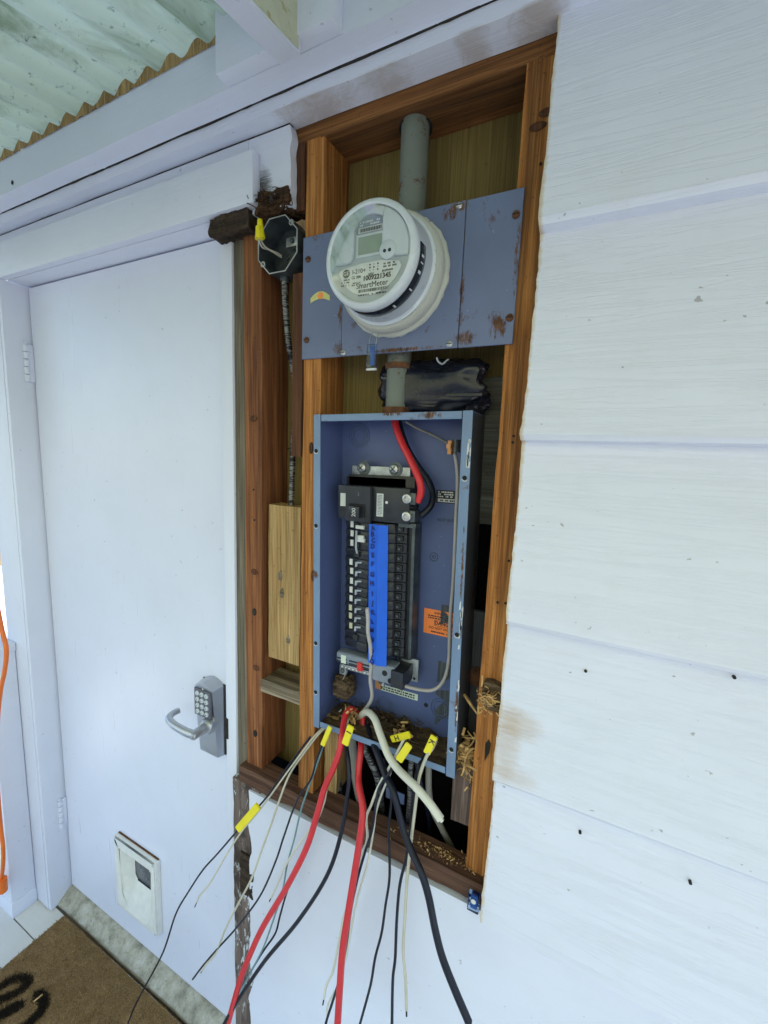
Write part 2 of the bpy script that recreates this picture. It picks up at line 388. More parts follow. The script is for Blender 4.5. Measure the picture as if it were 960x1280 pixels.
def lathe(name, prof, c, mat, parent=None, n=64, a0=0, a1=360, jit=0):
    """profile of (radius, y) turned about the y axis through c=(x,z)"""
    full = abs(a1 - a0) >= 360; V = []; Fc = []; m = len(prof); cols = n if full else n + 1
    for i in range(cols):
        a = R(a0 + (a1 - a0) * i / n)
        for (r, y) in prof:
            rr = r + (jit * noise.noise(Vector((math.cos(a) * 9, math.sin(a) * 9, y * 60 + r * 90))) if jit else 0)
            V.append((c[0] + rr * math.cos(a), y, c[1] + rr * math.sin(a)))
    for i in range(n):
        for j in range(m - 1):
            i2 = (i + 1) % cols; Fc.append((i * m + j, i * m + j + 1, i2 * m + j + 1, i2 * m + j))
    return link(name, raw(V, Fc, True), mat, parent)
def disc(name, c, y, r, mat, parent=None, n=32, th=.001):
    pr = [(0.0001, y + th), (r, y + th), (r, y), (0.0001, y)]
    return lathe(name, pr, c, mat, parent, n)
def text(name, s, c, y, h, mat, parent=None, rot=0, wscale=1, th=.0002, bold=0):
    cu = bpy.data.curves.new('t', 'FONT'); cu.body = s; cu.size = h * 1.35; cu.align_x = 'CENTER'; cu.align_y = 'CENTER'; cu.extrude = th; cu.offset = bold
    cu.resolution_u = 3
    o = bpy.data.objects.new('t', cu); C.objects.link(o)
    me = bpy.data.meshes.new_from_object(o.evaluated_get(bpy.context.evaluated_depsgraph_get()))
    bpy.data.objects.remove(o); bpy.data.curves.remove(cu)
    me.transform(Matrix.Translation((c[0], y, c[1])) @ Matrix.Rotation(-rot, 4, 'Y') @ Matrix.Rotation(R(90), 4, 'X') @ Matrix.Diagonal((wscale, 1, 1, 1)))
    me.materials.clear()
    return link(name, me, mat, parent)
def dashes(name, c, w, h, rows, y, mat, parent=None, seed=1, fill=.7):
    """lines of print too small to read: little bars of uneven length"""
    rn = random.Random(seed); V = []; Fc = []
    for r in range(rows):
        zc = c[1] + h / 2 - (r + .5) * h / rows; hh = h / rows * .30; x = c[0] - w / 2
        while x < c[0] + w / 2:
            L = w * rn.uniform(.03, .10); x1 = min(x + L, c[0] + w / 2)
            if rn.random() < fill:
                b = len(V); V += [(x, y, zc - hh), (x1, y, zc - hh), (x1, y, zc + hh), (x, y, zc + hh)]; Fc.append((b, b + 1, b + 2, b + 3))
            x = x1 + w * .018
    return link(name, raw(V, Fc), mat, parent)
def kind(o, k='structure'): o['kind'] = k; return o
def screw(name, c, y, r, parent, mat='steel', slot=True):
    s = lathe(name, [(r, y + .001), (r, y - r * .25), (r * .75, y - r * .6), (.0001, y - r * .75)], c, mat, parent, 14)
    return s

# ================================================================== SETTING
g = box('ground', (-60, 60, -60, 60, -.35, -.15), 'ground', None, 0); kind(g)
fl = thing('floor', 'white painted porch deck boards', 'floor', (0, 0, 0)); kind(fl)
del fl['category']; del fl['label']
PL = .092; yy = -.004
pm = None
for i in range(36):
    y1 = yy - i * PL
    o = rough_box('plank', (-3.0, 2.2, y1 - PL + .004, y1, -.045, 0), 'deck', fl, (30, 1, 1), .0012, 7, i)
box('subfloor', (-3.0, 2.2, -3.3, .3, -.14, -.05), 'grey_x', fl, .002)

# ================================================================== HOUSE WALL
wall = thing('house_wall', 'white clapboard house wall with a hole cut open to bare brown studs', 'wall', (-.1, .05, 0))
lap = [2.031, 1.735, 1.444, 1.168, .887]
def cut_edge(z):
    return -.106 + .0035 * noise.noise(Vector((0, 3.1, z * 9))) + .0016 * noise.noise(Vector((5, 1, z * 55))) + .0009 * noise.noise(Vector((2, 1, z * 190)))
def siding_board(zb, zt, seed, x1=1.7):
    nz = 46; xs = [0, .006, .03, .09, .25, .5, .8, 1.2, 1.7]
    V = []; Fc = []; rows = []
    H = zt - zb
    prof = [(.013, zb - .0125), (-.014, zb - .0078), (-.0205, zb)]
    for k in range(1, nz + 1): prof.append((-.0205 + .0255 * k / nz, zb + H * k / nz))
    for (y, z) in prof:
        e = cut_edge(z)
        for j, t in enumerate(xs):
            x = e if j == 0 else (-.106 + t)
            sag = .0035 * noise.noise(Vector((x * 2.2, seed * 3, .3))) if j else .0035 * noise.noise(Vector((-.106 * 2.2, seed * 3, .3)))
            lip = max(0, 1 - (z - zb) / .03) if z >= zb else 1
            V.append((x, y + .0012 * noise.noise(Vector((x * 5, z * 6, seed))), z + sag * lip))
    m = len(xs)
    for i in range(len(prof) - 1):
        for j in range(m - 1): Fc.append((i * m + j, i * m + j + 1, (i + 1) * m + j + 1, (i + 1) * m + j))
    # back face and left cut end
    b = len(V)
    for (y, z) in prof:
        V.append((cut_edge(z), .0195, z)); V.append((1.594, .0195, z))
    for i in range(len(prof) - 1):
        Fc.append((b + 2 * i, b + 2 * i + 2, b + 2 * i + 3, b + 2 * i + 1))
        Fc.append((i * m, (i + 1) * m, b + 2 * i + 2, b + 2 * i))
        Fc.append((i * m + m - 1, b + 2 * i + 1, b + 2 * i + 3, (i + 1) * m + m - 1))
    n_ = len(prof) - 1
    Fc.append((0, b, b + 1, m - 1)); Fc.append((n_ * m, n_ * m + m - 1, b + 2 * n_ + 1, b + 2 * n_))
    me = raw(V, Fc, True); me.set_sharp_from_angle(angle=R(18)); return link('siding_board', me, 'siding', wall)
tops = [2.40] + [l - .004 for l in lap]
for i, zb in enumerate(lap): siding_board(zb, tops[i] , i)
# flat sheet below the opening
def ragged(z): return -.668 + .016 * noise.noise(Vector((1, 2, z * 13))) + .005 * noise.noise(Vector((3, 2, z * 70)))
zs = [i / 70 * .884 for i in range(71)]
V = []; Fc = []
for z in zs:
    for (x, y) in ((ragged(z), 0), (-.3, 0), (0.2, 0), (.8, .0), (1.594, 0), (1.594, .018), (ragged(z), .018)): V.append((x, y + .0015 * noise.noise(Vector((x * 3, z * 5, 4))), z))
for i in range(70):
    for j in range(7): Fc.append((i * 7 + j, i * 7 + (j + 1) % 7, (i + 1) * 7 + (j + 1) % 7, (i + 1) * 7 + j))
Fc.append(tuple(range(6, -1, -1))); Fc.append(tuple(490 + k for k in range(7)))
link('wall_sheet', raw(V, Fc, True), 'panel_white', wall)
# nails and knocks standing on the siding
for p in ((0.1154,-0.0060,1.2223), (0.1877,-0.0040,1.4252), (0.0142,-0.0020,1.3842), (0.0176,-0.0020,1.5659), (0.0110,-0.0040,1.2663), (0.1855,-0.0060,1.2568), (0.1765,-0.0060,1.1090), (-0.0089,-0.0020,2.0910), (0.0097,0.0000,2.2068), (-0.0522,0.0000,2.1783), (0.0321,-0.0030,1.1169), (-0.0108,-0.0040,1.5875)):
    lathe('nail', [(.0022, p[1] + .004), (.0022, p[1] - .0008), (.0001, p[1] - .0012)], (p[0], p[2]), 'sootpaint', wall, 8)
# frieze board, small piece of siding left of the opening, unseen upper wall for shade
rough_box('frieze_board', (-2.0, 1.6, -.031, .0195, 2.287, 2.330), 'frieze', wall, (60, 1, 2), .0016, 9, 3)
box('wall_board', (-2.0, 1.6, -.029, .019, 2.332, 3.50), 'white', wall, .001)  # unseen upper wall, raised this high to shade the roof sheet
V = []; Fc = []
zz = [2.150 + .133 * k / 24 for k in range(25)]
for z in zz:
    xr = -.5585 + .004 * noise.noise(Vector((7, 1, z * 40))) - (.012 if z > 2.25 else 0) * 0
    V += [(-.66, .0, z), (xr, .0, z), (xr, .018, z), (-.66, .018, z)]
for i in range(24):
    for j in range(4): Fc.append((i * 4 + j, i * 4 + (j + 1) % 4, i * 4 + 4 + (j + 1) % 4, i * 4 + 4 + j))
Fc.append((3, 2, 1, 0)); Fc.append((96, 97, 98, 99))
link('siding_offcut', raw(V, Fc), 'mould', wall)
box('wall_board', (-1.752, -1.629, .0, .0185, 0, 2.190), 'white', wall, .001)
box('siding_strip', (-2.0, -.661, .0, .0185, 2.192, 2.2838), 'white', wall, .001)
def gap_dirt_shade(y0, y1, z0, z1, xa, xb, seed):
    V = []; Fc = []; n = 220
    for i in range(n + 1):
        x = xa + (xb - xa) * i / n; d = .0016 * noise.noise(Vector((x * 14, seed, 0))) + .0012 * noise.noise(Vector((x * 70, seed, 3)))
        V += [(x, y0, z0 + d), (x, y1, z0 + d), (x, y1, z1), (x, y0, z1)]
    for i in range(n):
        for j in range(4): Fc.append((i * 4 + j, i * 4 + (j + 1) % 4, i * 4 + 4 + (j + 1) % 4, i * 4 + 4 + j))
    Fc += [(3, 2, 1, 0), (n * 4, n * 4 + 1, n * 4 + 2, n * 4 + 3)]
    return link('joint_dirt', raw(V, Fc), 'sootpaint', wall)  # dark strip in the trim gap: joint dirt plus painted gap shade
gap_dirt_shade(-.0352, -.0305, 2.3090, 2.316, -2.0, 1.5, 1.0)
gap_dirt_shade(.0012, .012, 2.2842, 2.2875, -2.0, -.562, 2.0)
# framing
rough_box('stud', (-.1475, -.102, .021, .105, .925, 2.262), 'fir', wall, (3, 2, 50), .0014, 14, 1)
rough_box('stud', (-.5385, -.4975, .021, .105, .935, 2.262), 'fir', wall, (3, 2, 50), .0012, 14, 2)
rough_box('stud', (-.6955, -.647, .021, .105, .935, 2.160), 'fir_red', wall, (3, 2, 50), .0012, 14, 3)
rough_box('header', (-.575, -.10, .021, .105, 2.2605, 2.325), 'fir_x', wall, (24, 2, 2), .0012, 14, 4)
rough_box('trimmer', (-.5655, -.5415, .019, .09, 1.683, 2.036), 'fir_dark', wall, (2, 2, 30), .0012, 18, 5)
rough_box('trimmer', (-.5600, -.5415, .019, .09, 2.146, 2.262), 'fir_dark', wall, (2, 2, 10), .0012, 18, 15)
rough_box('sill_plate', (-.702, -.107, .0035, .048, .893, .9345), 'sill', wall, (40, 3, 2), .0026, 16, 6)
rough_box('block', (-.636, -.548, .03, .07, 1.222, 1.577), 'pine', wall, (3, 2, 16), .0012, 14, 7)
rough_box('block', (-.652, -.540, .021, .085, 1.137, 1.167), 'grey_x', wall, (8, 3, 2), .002, 18, 8)
rough_box('jack_stud', (-.186, -.149, .034, .09, 1.008, 1.150), 'strip_old', wall, (3, 2, 10), .0018, 20, 9)
rough_box('jack_stud', (-.486, -.452, .045, .10, .935, 1.118), 'pine', wall, (3, 2, 10), .0016, 20, 10)
rough_box('torn_strip', (-.727, -.640, .006, .03, 0.0, .893), 'worn', wall, (4, 1, 60), .0026, 12, 11)
rough_box('rotten_patch', (-.702, -.657, .001, .015, .585, .70), 'rot', wall, (10, 2, 24), .0045, 30, 12)
# boards closing the back of the cavity
box('backing_board', (-.72, -.10, .106, .118, 1.70, 2.33), 'khaki', wall, .001)
box('backing_board', (-.72, -.5, .1065, .118, .90, 1.698), 'khaki', wall, .001)
box('backing_board', (-.26, -.10, .098, .110, 1.575, 1.84), 'greyboard', wall, .001)
rough_box('backing_board', (-.25, -.10, .098, .108, 1.06, 1.405), 'slate', wall, (3, 1, 20), .002, 16, 13)
box('inner_wall', (-1.76, 1.6, .34, .36, 0.0, 2.6), 'void', wall, 0)  # near-black inner boards added to block light and keep the cavity dark
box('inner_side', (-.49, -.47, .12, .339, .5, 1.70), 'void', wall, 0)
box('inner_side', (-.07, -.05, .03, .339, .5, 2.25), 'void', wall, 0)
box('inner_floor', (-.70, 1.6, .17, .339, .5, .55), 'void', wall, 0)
box('wall_cap', (-2.0, 1.6, -.029, .36, 3.502, 3.55), 'void', wall, 0)
box('wall_end', (1.596, 1.62, -.02, .36, 0, 2.6), 'white_z', wall, 0)
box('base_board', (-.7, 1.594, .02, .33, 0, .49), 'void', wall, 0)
# knots, nail holes and splinters on the studs
for p in ((-0.1167,0.0195,2.1224), (-0.1067,0.0195,2.1200), (-0.1237,0.0195,1.7335), (-0.1242,0.0195,1.7235), (-0.1151,0.0195,1.5314), (-0.1146,0.0195,1.4588), (-0.1277,0.0195,1.4576), (-0.6697,0.0195,1.6071), (-0.6677,0.0195,1.5396)):
    disc('nail_hole', (p[0], p[2]), p[1] - .0008, .0022, 'void', wall, 10)
p = (-0.1649,0.1000,1.2369)
lathe('knot', [(.019, .0985), (.019, .094), (.014, .092), (.0001, .0935)], ((-0.1697,0.0960,1.2744)[0], (-0.1697,0.0960,1.2744)[2]), 'rust', wall, 20, jit=.004)
k = (-0.1242,0.0195,1.1932)
prism('knot', [(k[0] - .004, k[2] - .03), (k[0] + .003, k[2] - .012), (k[0] + .004, k[2] + .006), (k[0], k[2] + .013), (k[0] - .005, k[2] + .003)], .0195, .022, 'sootpaint', wall)
def knot(x, z, rx, rz, mat='fir_dark'):
    o = lathe('knot', [(1, .0200), (.93, .0192), (.5, .0188), (.0001, .0190)], (0, 0), mat, wall, 18, jit=.1)
    for v in o.data.vertices: v.co.x = x + v.co.x * rx; v.co.z = z + v.co.z * rz
for a_ in ((-0.1256,0.0200,2.1739), (-0.1139,0.0200,2.1891)): knot(a_[0], a_[2], .012, .006)
for a_ in ((-0.6695,0.0200,1.7605), (-0.6686,0.0200,1.4204), (-0.6647,0.0200,1.1901)): knot(a_[0], a_[2], .010, .007)
for a_ in ((-0.6678,0.0200,1.0219), (-0.6690,0.0200,1.3258)): knot(a_[0], a_[2], .006, .009, 'sootpaint')
for a_ in ((-0.5077,0.0200,1.4385), (-0.5168,0.0200,1.7024)): knot(a_[0], a_[2], .005, .012)
for a_ in ((-0.6025,0.0290,1.4201), (-0.5977,0.0290,1.3806), (-0.5787,0.0290,1.2765)):
    o_ = lathe('knot', [(1, .0305), (.9, .0288), (.3, .0280), (.0001, .0285)], (0, 0), 'grey_x', wall, 18, jit=.5)
    for v in o_.data.vertices: v.co.x = a_[0] + v.co.x * .006; v.co.z = a_[2] + v.co.z * .011
# broken bite in the right stud, packed with torn fibres
def shreds(name, c, spread, n, mat, parent=None, L=(.008, .03), seed=1, w=.0012, flat=True):
    rn = random.Random(seed); V = []; Fc = []
    for i in range(n):
        p = Vector((c[0] + rn.gauss(0, spread[0]), c[1] + rn.gauss(0, spread[1]), c[2] + abs(rn.gauss(0, spread[2])) if flat else c[2] + rn.gauss(0, spread[2])))
        d = Vector((rn.uniform(-1, 1), rn.uniform(-1, .6), rn.uniform(-.8, .8))).normalized(); b = Vector((rn.uniform(-1, 1), rn.uniform(-1, 1), rn.uniform(-1, 1))).cross(d).normalized()
        L_ = rn.uniform(*L); ww = w * rn.uniform(.6, 1.8); base = len(V); bend = d.cross(b) * rn.uniform(-.6, .6)
        for q in range(5):
            t = q / 4 - .5; cc = p + d * L_ * t + bend * L_ * (t * t * 2)
            V += [tuple(cc - b * ww), tuple(cc + b * ww)]
        for q in range(4): Fc.append((base + 2 * q, base + 2 * q + 1, base + 2 * q + 3, base + 2 * q + 2))
    return link(name, raw(V, Fc), mat, parent)
bite = (-0.1219,0.0120,1.2967)
rough_box('broken_patch', (bite[0] - .017, bite[0] + .014, .008, .03, bite[2] - .022, bite[2] + .022), 'debris', wall, (4, 3, 5), .008, 40, 14)
kind(shreds('torn_fibre', (bite[0] - .004, .008, bite[2] - .012), (.010, .004, .012), 90, 'straw', wall, (.006, .02), 5, .0009, False), 'stuff')

# ================================================================== DOOR FRAME AND DOOR
fr = thing('door_frame', 'white painted door frame with a thick head board and a missing right casing', 'door frame', (-1.2, .05, 0))
box('head_casing', (-1.752, -.631, -.021, -.001, 2.158, 2.249), 'white', fr, .0015)
box('side_casing', (-1.752, -1.628, -.021, -.001, .004, 2.1577), 'white_z', fr, .0015)
box('side_jamb', (-1.6275, -1.612, -.0195, .12, .004, 2.1575), 'white_z', fr, .002)
box('head_jamb', (-1.611, -.765, .0, .12, 2.1565, 2.19), 'white', fr, .001)
box('side_jamb', (-.7625, -.7295, .020, .12, .0, 2.150), 'white_z', fr, .002)
rough_box('jamb_liner', (-.729, -.6965, .026, .11, .0, 2.150), 'grey_wood', fr, (2, 2, 60), .0009, 12, 21)
box('door_stop', (-1.611, -.764, .094, .118, 2.130, 2.157), 'white', fr, .001)
box('corner_board', (-1.775, -1.753, -.012, .10, 0, 2.28), 'white_z', fr, .002)
thr = rough_box('threshold', (-1.64, -.70, .004, .12, -.002, .010), 'concrete', fr, (40, 6, 1), .002, 15, 22)
for v in thr.data.vertices:
    if v.co.z > .004: v.co.z = .010 + max(0, (v.co.y - .004)) / .048 * .036 if v.co.y < .055 else .046
# torn rotten end of the head jamb, and a mud nest over the round box
rough_box('rotten_end', (-.757, -.652, -.012, .055, 2.124, 2.1575), 'rot', fr, (40, 14, 8), .0055, 38, 23)
nest = rough_box('insect_nest', (-.642, -.562, -.004, .05, 2.148, 2.182), 'nest', None, (28, 16, 14), .0075, 42, 24)
tag(nest, 'lump of dark brown fibrous nest above the open round box', 'nest')
kind(shreds('torn_fibre', (-.602, -.008, 2.162), (.02, .006, .010), 160, 'nest', nest, (.006, .02), 9, .0007, False), 'stuff')

door = thing('door', 'plain white exterior door with keypad lock and pet flap', 'door', (-1.19, .05, 0))
px0, px1, pz0, pz1 = -1.268, -1.108, .185, .392
DX0, DX1, DZ0, DZ1 = -1.606, -.768, .048, 2.1515
xs = [DX0, px0, px1, DX1]; zs = [DZ0, pz0, pz1, DZ1]
bm = bmesh.new(); G = {}
for y in (.05, .09):
    for i in range(4):
        for j in range(4): G[i, j, y] = bm.verts.new((xs[i], y, zs[j]))
for i in range(3):
    for j in range(3):
        if (i, j) == (1, 1): continue
        for y in (.05, .09): bm.faces.new([G[i, j, y], G[i + 1, j, y], G[i + 1, j + 1, y], G[i, j + 1, y]])
for i in range(3):
    for j in (0, 3): bm.faces.new([G[i, j, .05], G[i + 1, j, .05], G[i + 1, j, .09], G[i, j, .09]])
    for j in (0, 3): bm.faces.new([G[j, i, .05], G[j, i + 1, .05], G[j, i + 1, .09], G[j, i, .09]])
for a, b in (((1, 1), (2, 1)), ((2, 1), (2, 2)), ((2, 2), (1, 2)), ((1, 2), (1, 1))):
    bm.faces.new([G[a[0], a[1], .05], G[b[0], b[1], .05], G[b[0], b[1], .09], G[a[0], a[1], .09]])
link('door_panel', fin(bm, 'door_panel'), 'doorwhite', door)
for (z0, z1) in ((1.872, 1.985), (.305, .415)):
    h = box('hinge', (-1.6235, -1.6035, .034, .0495, z0, z1), 'white_z', door, .002)
    seg = (z1 - z0) / 5
    for q in range(5): lathe_ = tube('knuckle', [(-1.6075, .031, z0 + seg * q + .0015), (-1.6075, .031, z0 + seg * (q + 1) - .0015)], .0078, 'white_z', h, 10, straight=True)
    tube('hinge_pin', [(-1.6075, .031, z1), (-1.6075, .031, z1 + .008)], .0055, 'white_z', h, 8, straight=True)
# pet flap
pet = box('pet_flap', (px0 + .015, px1 - .002, .067, .070, pz0 + .05, pz1), 'flap', door, .001)
O = [(-1.290, .428), (-1.086, .428), (-1.086, .166), (-1.290, .166)]
I = [(-1.268, .392), (-1.108, .392), (-1.108, .222), (-1.140, .186), (-1.236, .186), (-1.268, .222)]
bm = bmesh.new()
def ringpts(L, y): return [bm.verts.new((x, y, z)) for x, z in L]
of, ob = ringpts(O, .030), ringpts(O, .0495); iff = ringpts(I, .030); ib = ringpts([(-1.240, .389), (-1.112, .389), (-1.112, .262), (-1.126, .260), (-1.226, .260), (-1.240, .276)], .066)
for k_ in range(4): bm.faces.new([of[k_], of[(k_ + 1) % 4], ob[(k_ + 1) % 4], ob[k_]])
for a in ([of[0], of[1], iff[1], iff[0]], [of[1], of[2], iff[3], iff[2], iff[1]], [of[2], of[3], iff[4], iff[3]], [of[3], of[0], iff[0], iff[5], iff[4]]): bm.faces.new(a)
for k_ in range(6): bm.faces.new([iff[k_], iff[(k_ + 1) % 6], ib[(k_ + 1) % 6], ib[k_]])
bmesh.ops.bevel(bm, geom=[e for e in bm.edges if abs(e.verts[0].co.y - .030) < .001 and abs(e.verts[1].co.y - .030) < .001], offset=.004, segments=2, affect='EDGES')
link('tunnel_frame', fin(bm, 'tunnel', True), 'plastic_white', pet)
box('flap_back', (px0 - .02, px1 + .02, .0915, .10, pz0 - .02, pz1 + .03), 'void', pet, 0)
box('flap_seal', (px0 + .04, px1 - .005, .0645, .0668, .2605, .264), 'black', pet, 0)
box('rusty_edge', (-1.287, -1.088, .0445, .0495, .4285, .4300), 'rust', pet, 0)
for (x, z) in ((-1.094, .174), (-1.282, .174), (-1.094, .42), (-1.282, .42)): screw('screw', (x, z), .030, .003, pet, 'steel')
# keypad lock
LX0, LX1, LZ0, LZ1 = -.873, -.799, .896, 1.106
def arch(x0, x1, z0, z1, n=10, rise=.014): return [(x0, z0), (x1, z0), (x1, z1 - rise)] + [(x1 - (x1 - x0) * t / n, z1 - rise + rise * math.sin(math.pi * t / n)) for t in range(1, n)] + [(x0, z1 - rise)]
bm = bmesh.new()
A = [bm.verts.new((x, .0495, z)) for x, z in arch(LX0, LX1, LZ0, LZ1)]
def shrink(L, d): 
    cx = sum(p[0] for p in L) / len(L); return [(p[0] + (d if p[0] < cx else -d), p[1] + (d * .7 if p[1] < 1 else -d * .7)) for p in L]
B = [bm.verts.new((x, .028 - (.014 if z > 1.0 else 0), z)) for x, z in shrink(arch(LX0, LX1, LZ0, LZ1), .005)]
nA = len(A)
for q in range(nA): bm.faces.new([A[q], A[(q + 1) % nA], B[(q + 1) % nA], B[q]])
# front split in sloped keypad head and dished lower plate
zmid = 1.012; m0 = bm.verts.new((LX0 + .005, .020, zmid)); m1 = bm.verts.new((LX1 - .005, .020, zmid)); mc = bm.verts.new(((LX0 + LX1) / 2, .017, .965))
bm.faces.new([m0, m1] + B[2:]); bm.faces.new([B[0], mc, m0]); bm.faces.new([B[0], B[1], mc]); bm.faces.new([B[1], m1, mc]); bm.faces.new([m0, mc, m1])
for (a_, b_, c_) in ((B[1], B[2], m1), (B[0], m0, B[-1])): bm.faces.new([a_, b_, c_])
lockb = link('keypad_lock', fin(bm, 'lock', True, 25), 'satin', door)
box('keypad_plate', (LX0 + .008, LX1 - .008, .0105, .0165, 1.014, 1.086), 'lockpad', lockb, .001)
for i in range(3):
    for j in range(4):
        kx, kz = LX0 + .021 + i * .016, 1.0255 + j * .0165
        kk = lathe('key', [(.0062, .0115), (.0062, .0085), (.005, .0070), (.0001, .0066)], (kx, kz), 'meter_rim', lockb, 14)
        text('key_digit', ('*', '0', '#', '7', '8', '9', '4', '5', '6', '1', '2', '3')[j * 3 + i], (kx, kz), .0063, .0045, 'print', kk)
disc('indicator_light', ((LX0 + LX1) / 2, 1.0885), .0125, .0022, 'plastic_white', lockb, 10)
hx, hz = -.822, .992
lathe('rose', [(.021, .026), (.021, .012), (.017, .006), (.0001, .004)], (hx, hz), 'satin', lockb, 28)
lathe('lever_hub', [(.0125, .01), (.0115, -.030), (.0095, -.034), (.0001, -.034)], (hx, hz), 'satin', lockb, 24)
lathe('key_cylinder', [(.0062, -.033), (.0062, -.0355), (.0001, -.036)], (hx, hz), 'steel', lockb, 18)
V, Fc = [], []
LP = catmull([(hx + .004, -.026, hz), (hx - .03, -.030, hz + .001), (hx - .075, -.030, hz + .006), (hx - .098, -.022, hz + .010), (hx - .104, -.004, hz + .011), (hx - .102, .010, hz + .011)], 6)
tube_geo(LP, lambda t: .0105 - .003 * t, 12, V, Fc)
link('lever', raw([(v[0], v[1], hz + .004 + (v[2] - hz - .004) * 1.0) for v in V], Fc, True), 'satin', lockb)
box('gasket', (LX0 - .001, LX1 + .0035, .0465, .0498, LZ0 + .002, LZ1 - .012), 'black', lockb, 0)
box('latch_hole', (-.7672, -.756, .0185, .022, .975, 1.03), 'sootpaint', door, 0)

# ================================================================== PORCH ROOF
roof = thing('porch_roof', 'porch roof of dirty translucent corrugated sheet on a white beam', 'roof', (-.3, -.1, 2.3))
rough_box('beam', (-2.3, 2.0, -.076, -.0345, 2.3095, 2.388), 'ledger', roof, (60, 2, 2), .0012, 6, 31)
box('nailer', (-.632, -.40, -.104, -.0765, 2.3105, 2.45), 'ledger', roof, .0015)
sl_ = .16
def sheared(o, y_ref):
    for v in o.data.vertices: v.co.z += (v.co.y - y_ref) * sl_
r_ = rough_box('rafter', (-.5015, -.4635, -3.25, -.095, 2.289, 2.376), 'ledger', roof, (2, 50, 2), .0010, 8, 32); sheared(r_, -.1)
r2 = rough_box('flaking_paint', (-.4634, -.4622, -3.2, -.100, 2.294, 2.372), 'peel', r_, (1, 60, 3), .0009, 30, 33); sheared(r2, -.1)
pitch, amp = .0677, .0095
V = []; Fc = []; nx = 360; X0, X1 = -2.35, 2.0
ys = [-.03, -.3, -.7, -1.2, -1.8, -2.6, -3.3]  # unseen outer reach lengthened to cut sky light on the lower wall
def wav(x): return amp * math.cos(2 * math.pi * (x + 1.385) / pitch)
for y in ys:
    for i in range(nx * 2 + 1):
        x = X0 + (X1 - X0) * i / (nx * 2); V.append((x, y, 2.402 + wav(x) + (y + .076) * sl_))
m = nx * 2 + 1
for a in range(len(ys) - 1):
    for i in range(m - 1): Fc.append((a * m + i, a * m + i + 1, (a + 1) * m + i + 1, (a + 1) * m + i))
sh = link('corrugated_sheet', raw(V, Fc, True), 'roof', roof)
V = []; Fc = []
for i in range(nx * 2 + 1):
    x = X0 + (X1 - X0) * i / (nx * 2); zt = 2.4012 + wav(x)
    for y in (-.078, -.045): V += [(x, y - .004 * noise.noise(Vector((x * 40, 1, 2))), 2.385), (x, y - .003 * noise.noise(Vector((x * 50, 5, 2))), zt + (y + .076) * sl_)]
for i in range(nx * 2):
    a, b = i * 4, i * 4 + 4; Fc += [(a, b, b + 1, a + 1), (a + 2, a + 3, b + 3, b + 2), (a + 1, b + 1, b + 3, a + 3)]
link('closure_strip', raw(V, Fc, True), 'pine', roof)
for p in ((-1.3670,-0.0775,2.3259),): disc('nail_hole', (p[0], p[2]), p[1], .005, 'void', roof, 10)
box('outer_beam', (-2.3, 2.0, -3.3, -3.25, 1.79, 1.872), 'ledger', roof, .002)
for x in (-2.2, 1.9): box('roof_post', (x - .045, x + .045, -3.32, -3.23, 0, 1.795), 'white_z', roof, .003)

# ================================================================== METER AND ITS PLATE
pl = thing('meter_plate', 'blue grey steel plate in three panels with rust, screwed across the studs', 'plate', (-.34, .02, 1.87))
for (x0, x1, dy) in ((-.5405, -.4495, 0), (-.4485, -.2245, -.001), (-.2235, -.1365, .0005)):
    box('steel_panel', (x0, x1, .0165 + dy, .0205 + dy, 1.874, 2.0955), 'plate', pl, .0008, 1)
for p, mt in (((-0.5277,0.0155,2.0555), 'rust'), ((-0.5289,0.0155,1.9095), 'rust'), ((-0.4439,0.0155,1.8801), 'steel'), ((-0.2352,0.0155,2.0891), 'steel'), ((-0.2375,0.0155,1.8806), 'steel'), ((-0.1458,0.0155,2.0590), 'rust'), ((-0.1435,0.0155,1.9126), 'rust')):
    s_ = screw('screw', (p[0], p[2]), .0165, .0058, pl, mt)
    box('screw_slot', (p[0] - .0045, p[0] + .0045, .0116, .0125, p[2] - .0006, p[2] + .0006), 'void', s_, 0)
q = (-0.4986,0.0155,1.9878)
arc = [(q[0] - .022 + .044 * t / 12, q[2] - .009 + .016 * math.sin(math.pi * (.12 + .76 * t / 12))) for t in range(13)] + [(q[0] + .022 - .044 * t / 12, q[2] - .012 + .006 * math.sin(math.pi * t / 12)) for t in range(13)]
st = prism('sticker', arc, .0155, .0163, 'pale_yellow', pl)
lathe('printed_ring', [(.0062, .0155), (.0062, .0152), (.0001, .0152)], (q[0] + .001, q[2] - .001), 'orange', st, 20)
text('lettering', 'O', (q[0] + .001, q[2] - .001), .0149, .006, 'pale_yellow', st)

MC = (-.343, 1.997)
mt = thing('electric_meter', 'round grey smart electric meter with a clear cover', 'meter', (MC[0], .0, MC[1]))
lathe('socket_rim', [(.088, .0165), (.0985, .0160), (.0985, .010), (.094, .006), (.090, .0055), (.084, .0055)], MC, 'ringpaint', mt, 90, jit=.0025)
lathe('locking_ring', [(.080, .006), (.0935, .006), (.0950, .001), (.0945, -.011), (.0915, -.0155), (.0845, -.0165)], MC, 'ringpaint', mt, 90, jit=.0008)
lathe('cover_flange', [(.083, -.0155), (.0872, -.0165), (.0872, -.020), (.0835, -.0225), (.0825, -.024)], MC, 'meter_rim', mt, 80)
lathe('cover_side', [(.0832, -.0225), (.0815, -.030), (.0805, -.045), (.0796, -.062), (.0790, -.066)], MC, 'meter_grey', mt, 80)
lathe('front_rim', [(.0794, -.0655), (.0795, -.070), (.0785, -.0765), (.0755, -.0805), (.0715, -.0815), (.0690, -.0795), (.0685, -.074)], MC, 'meter_rim', mt, 80)
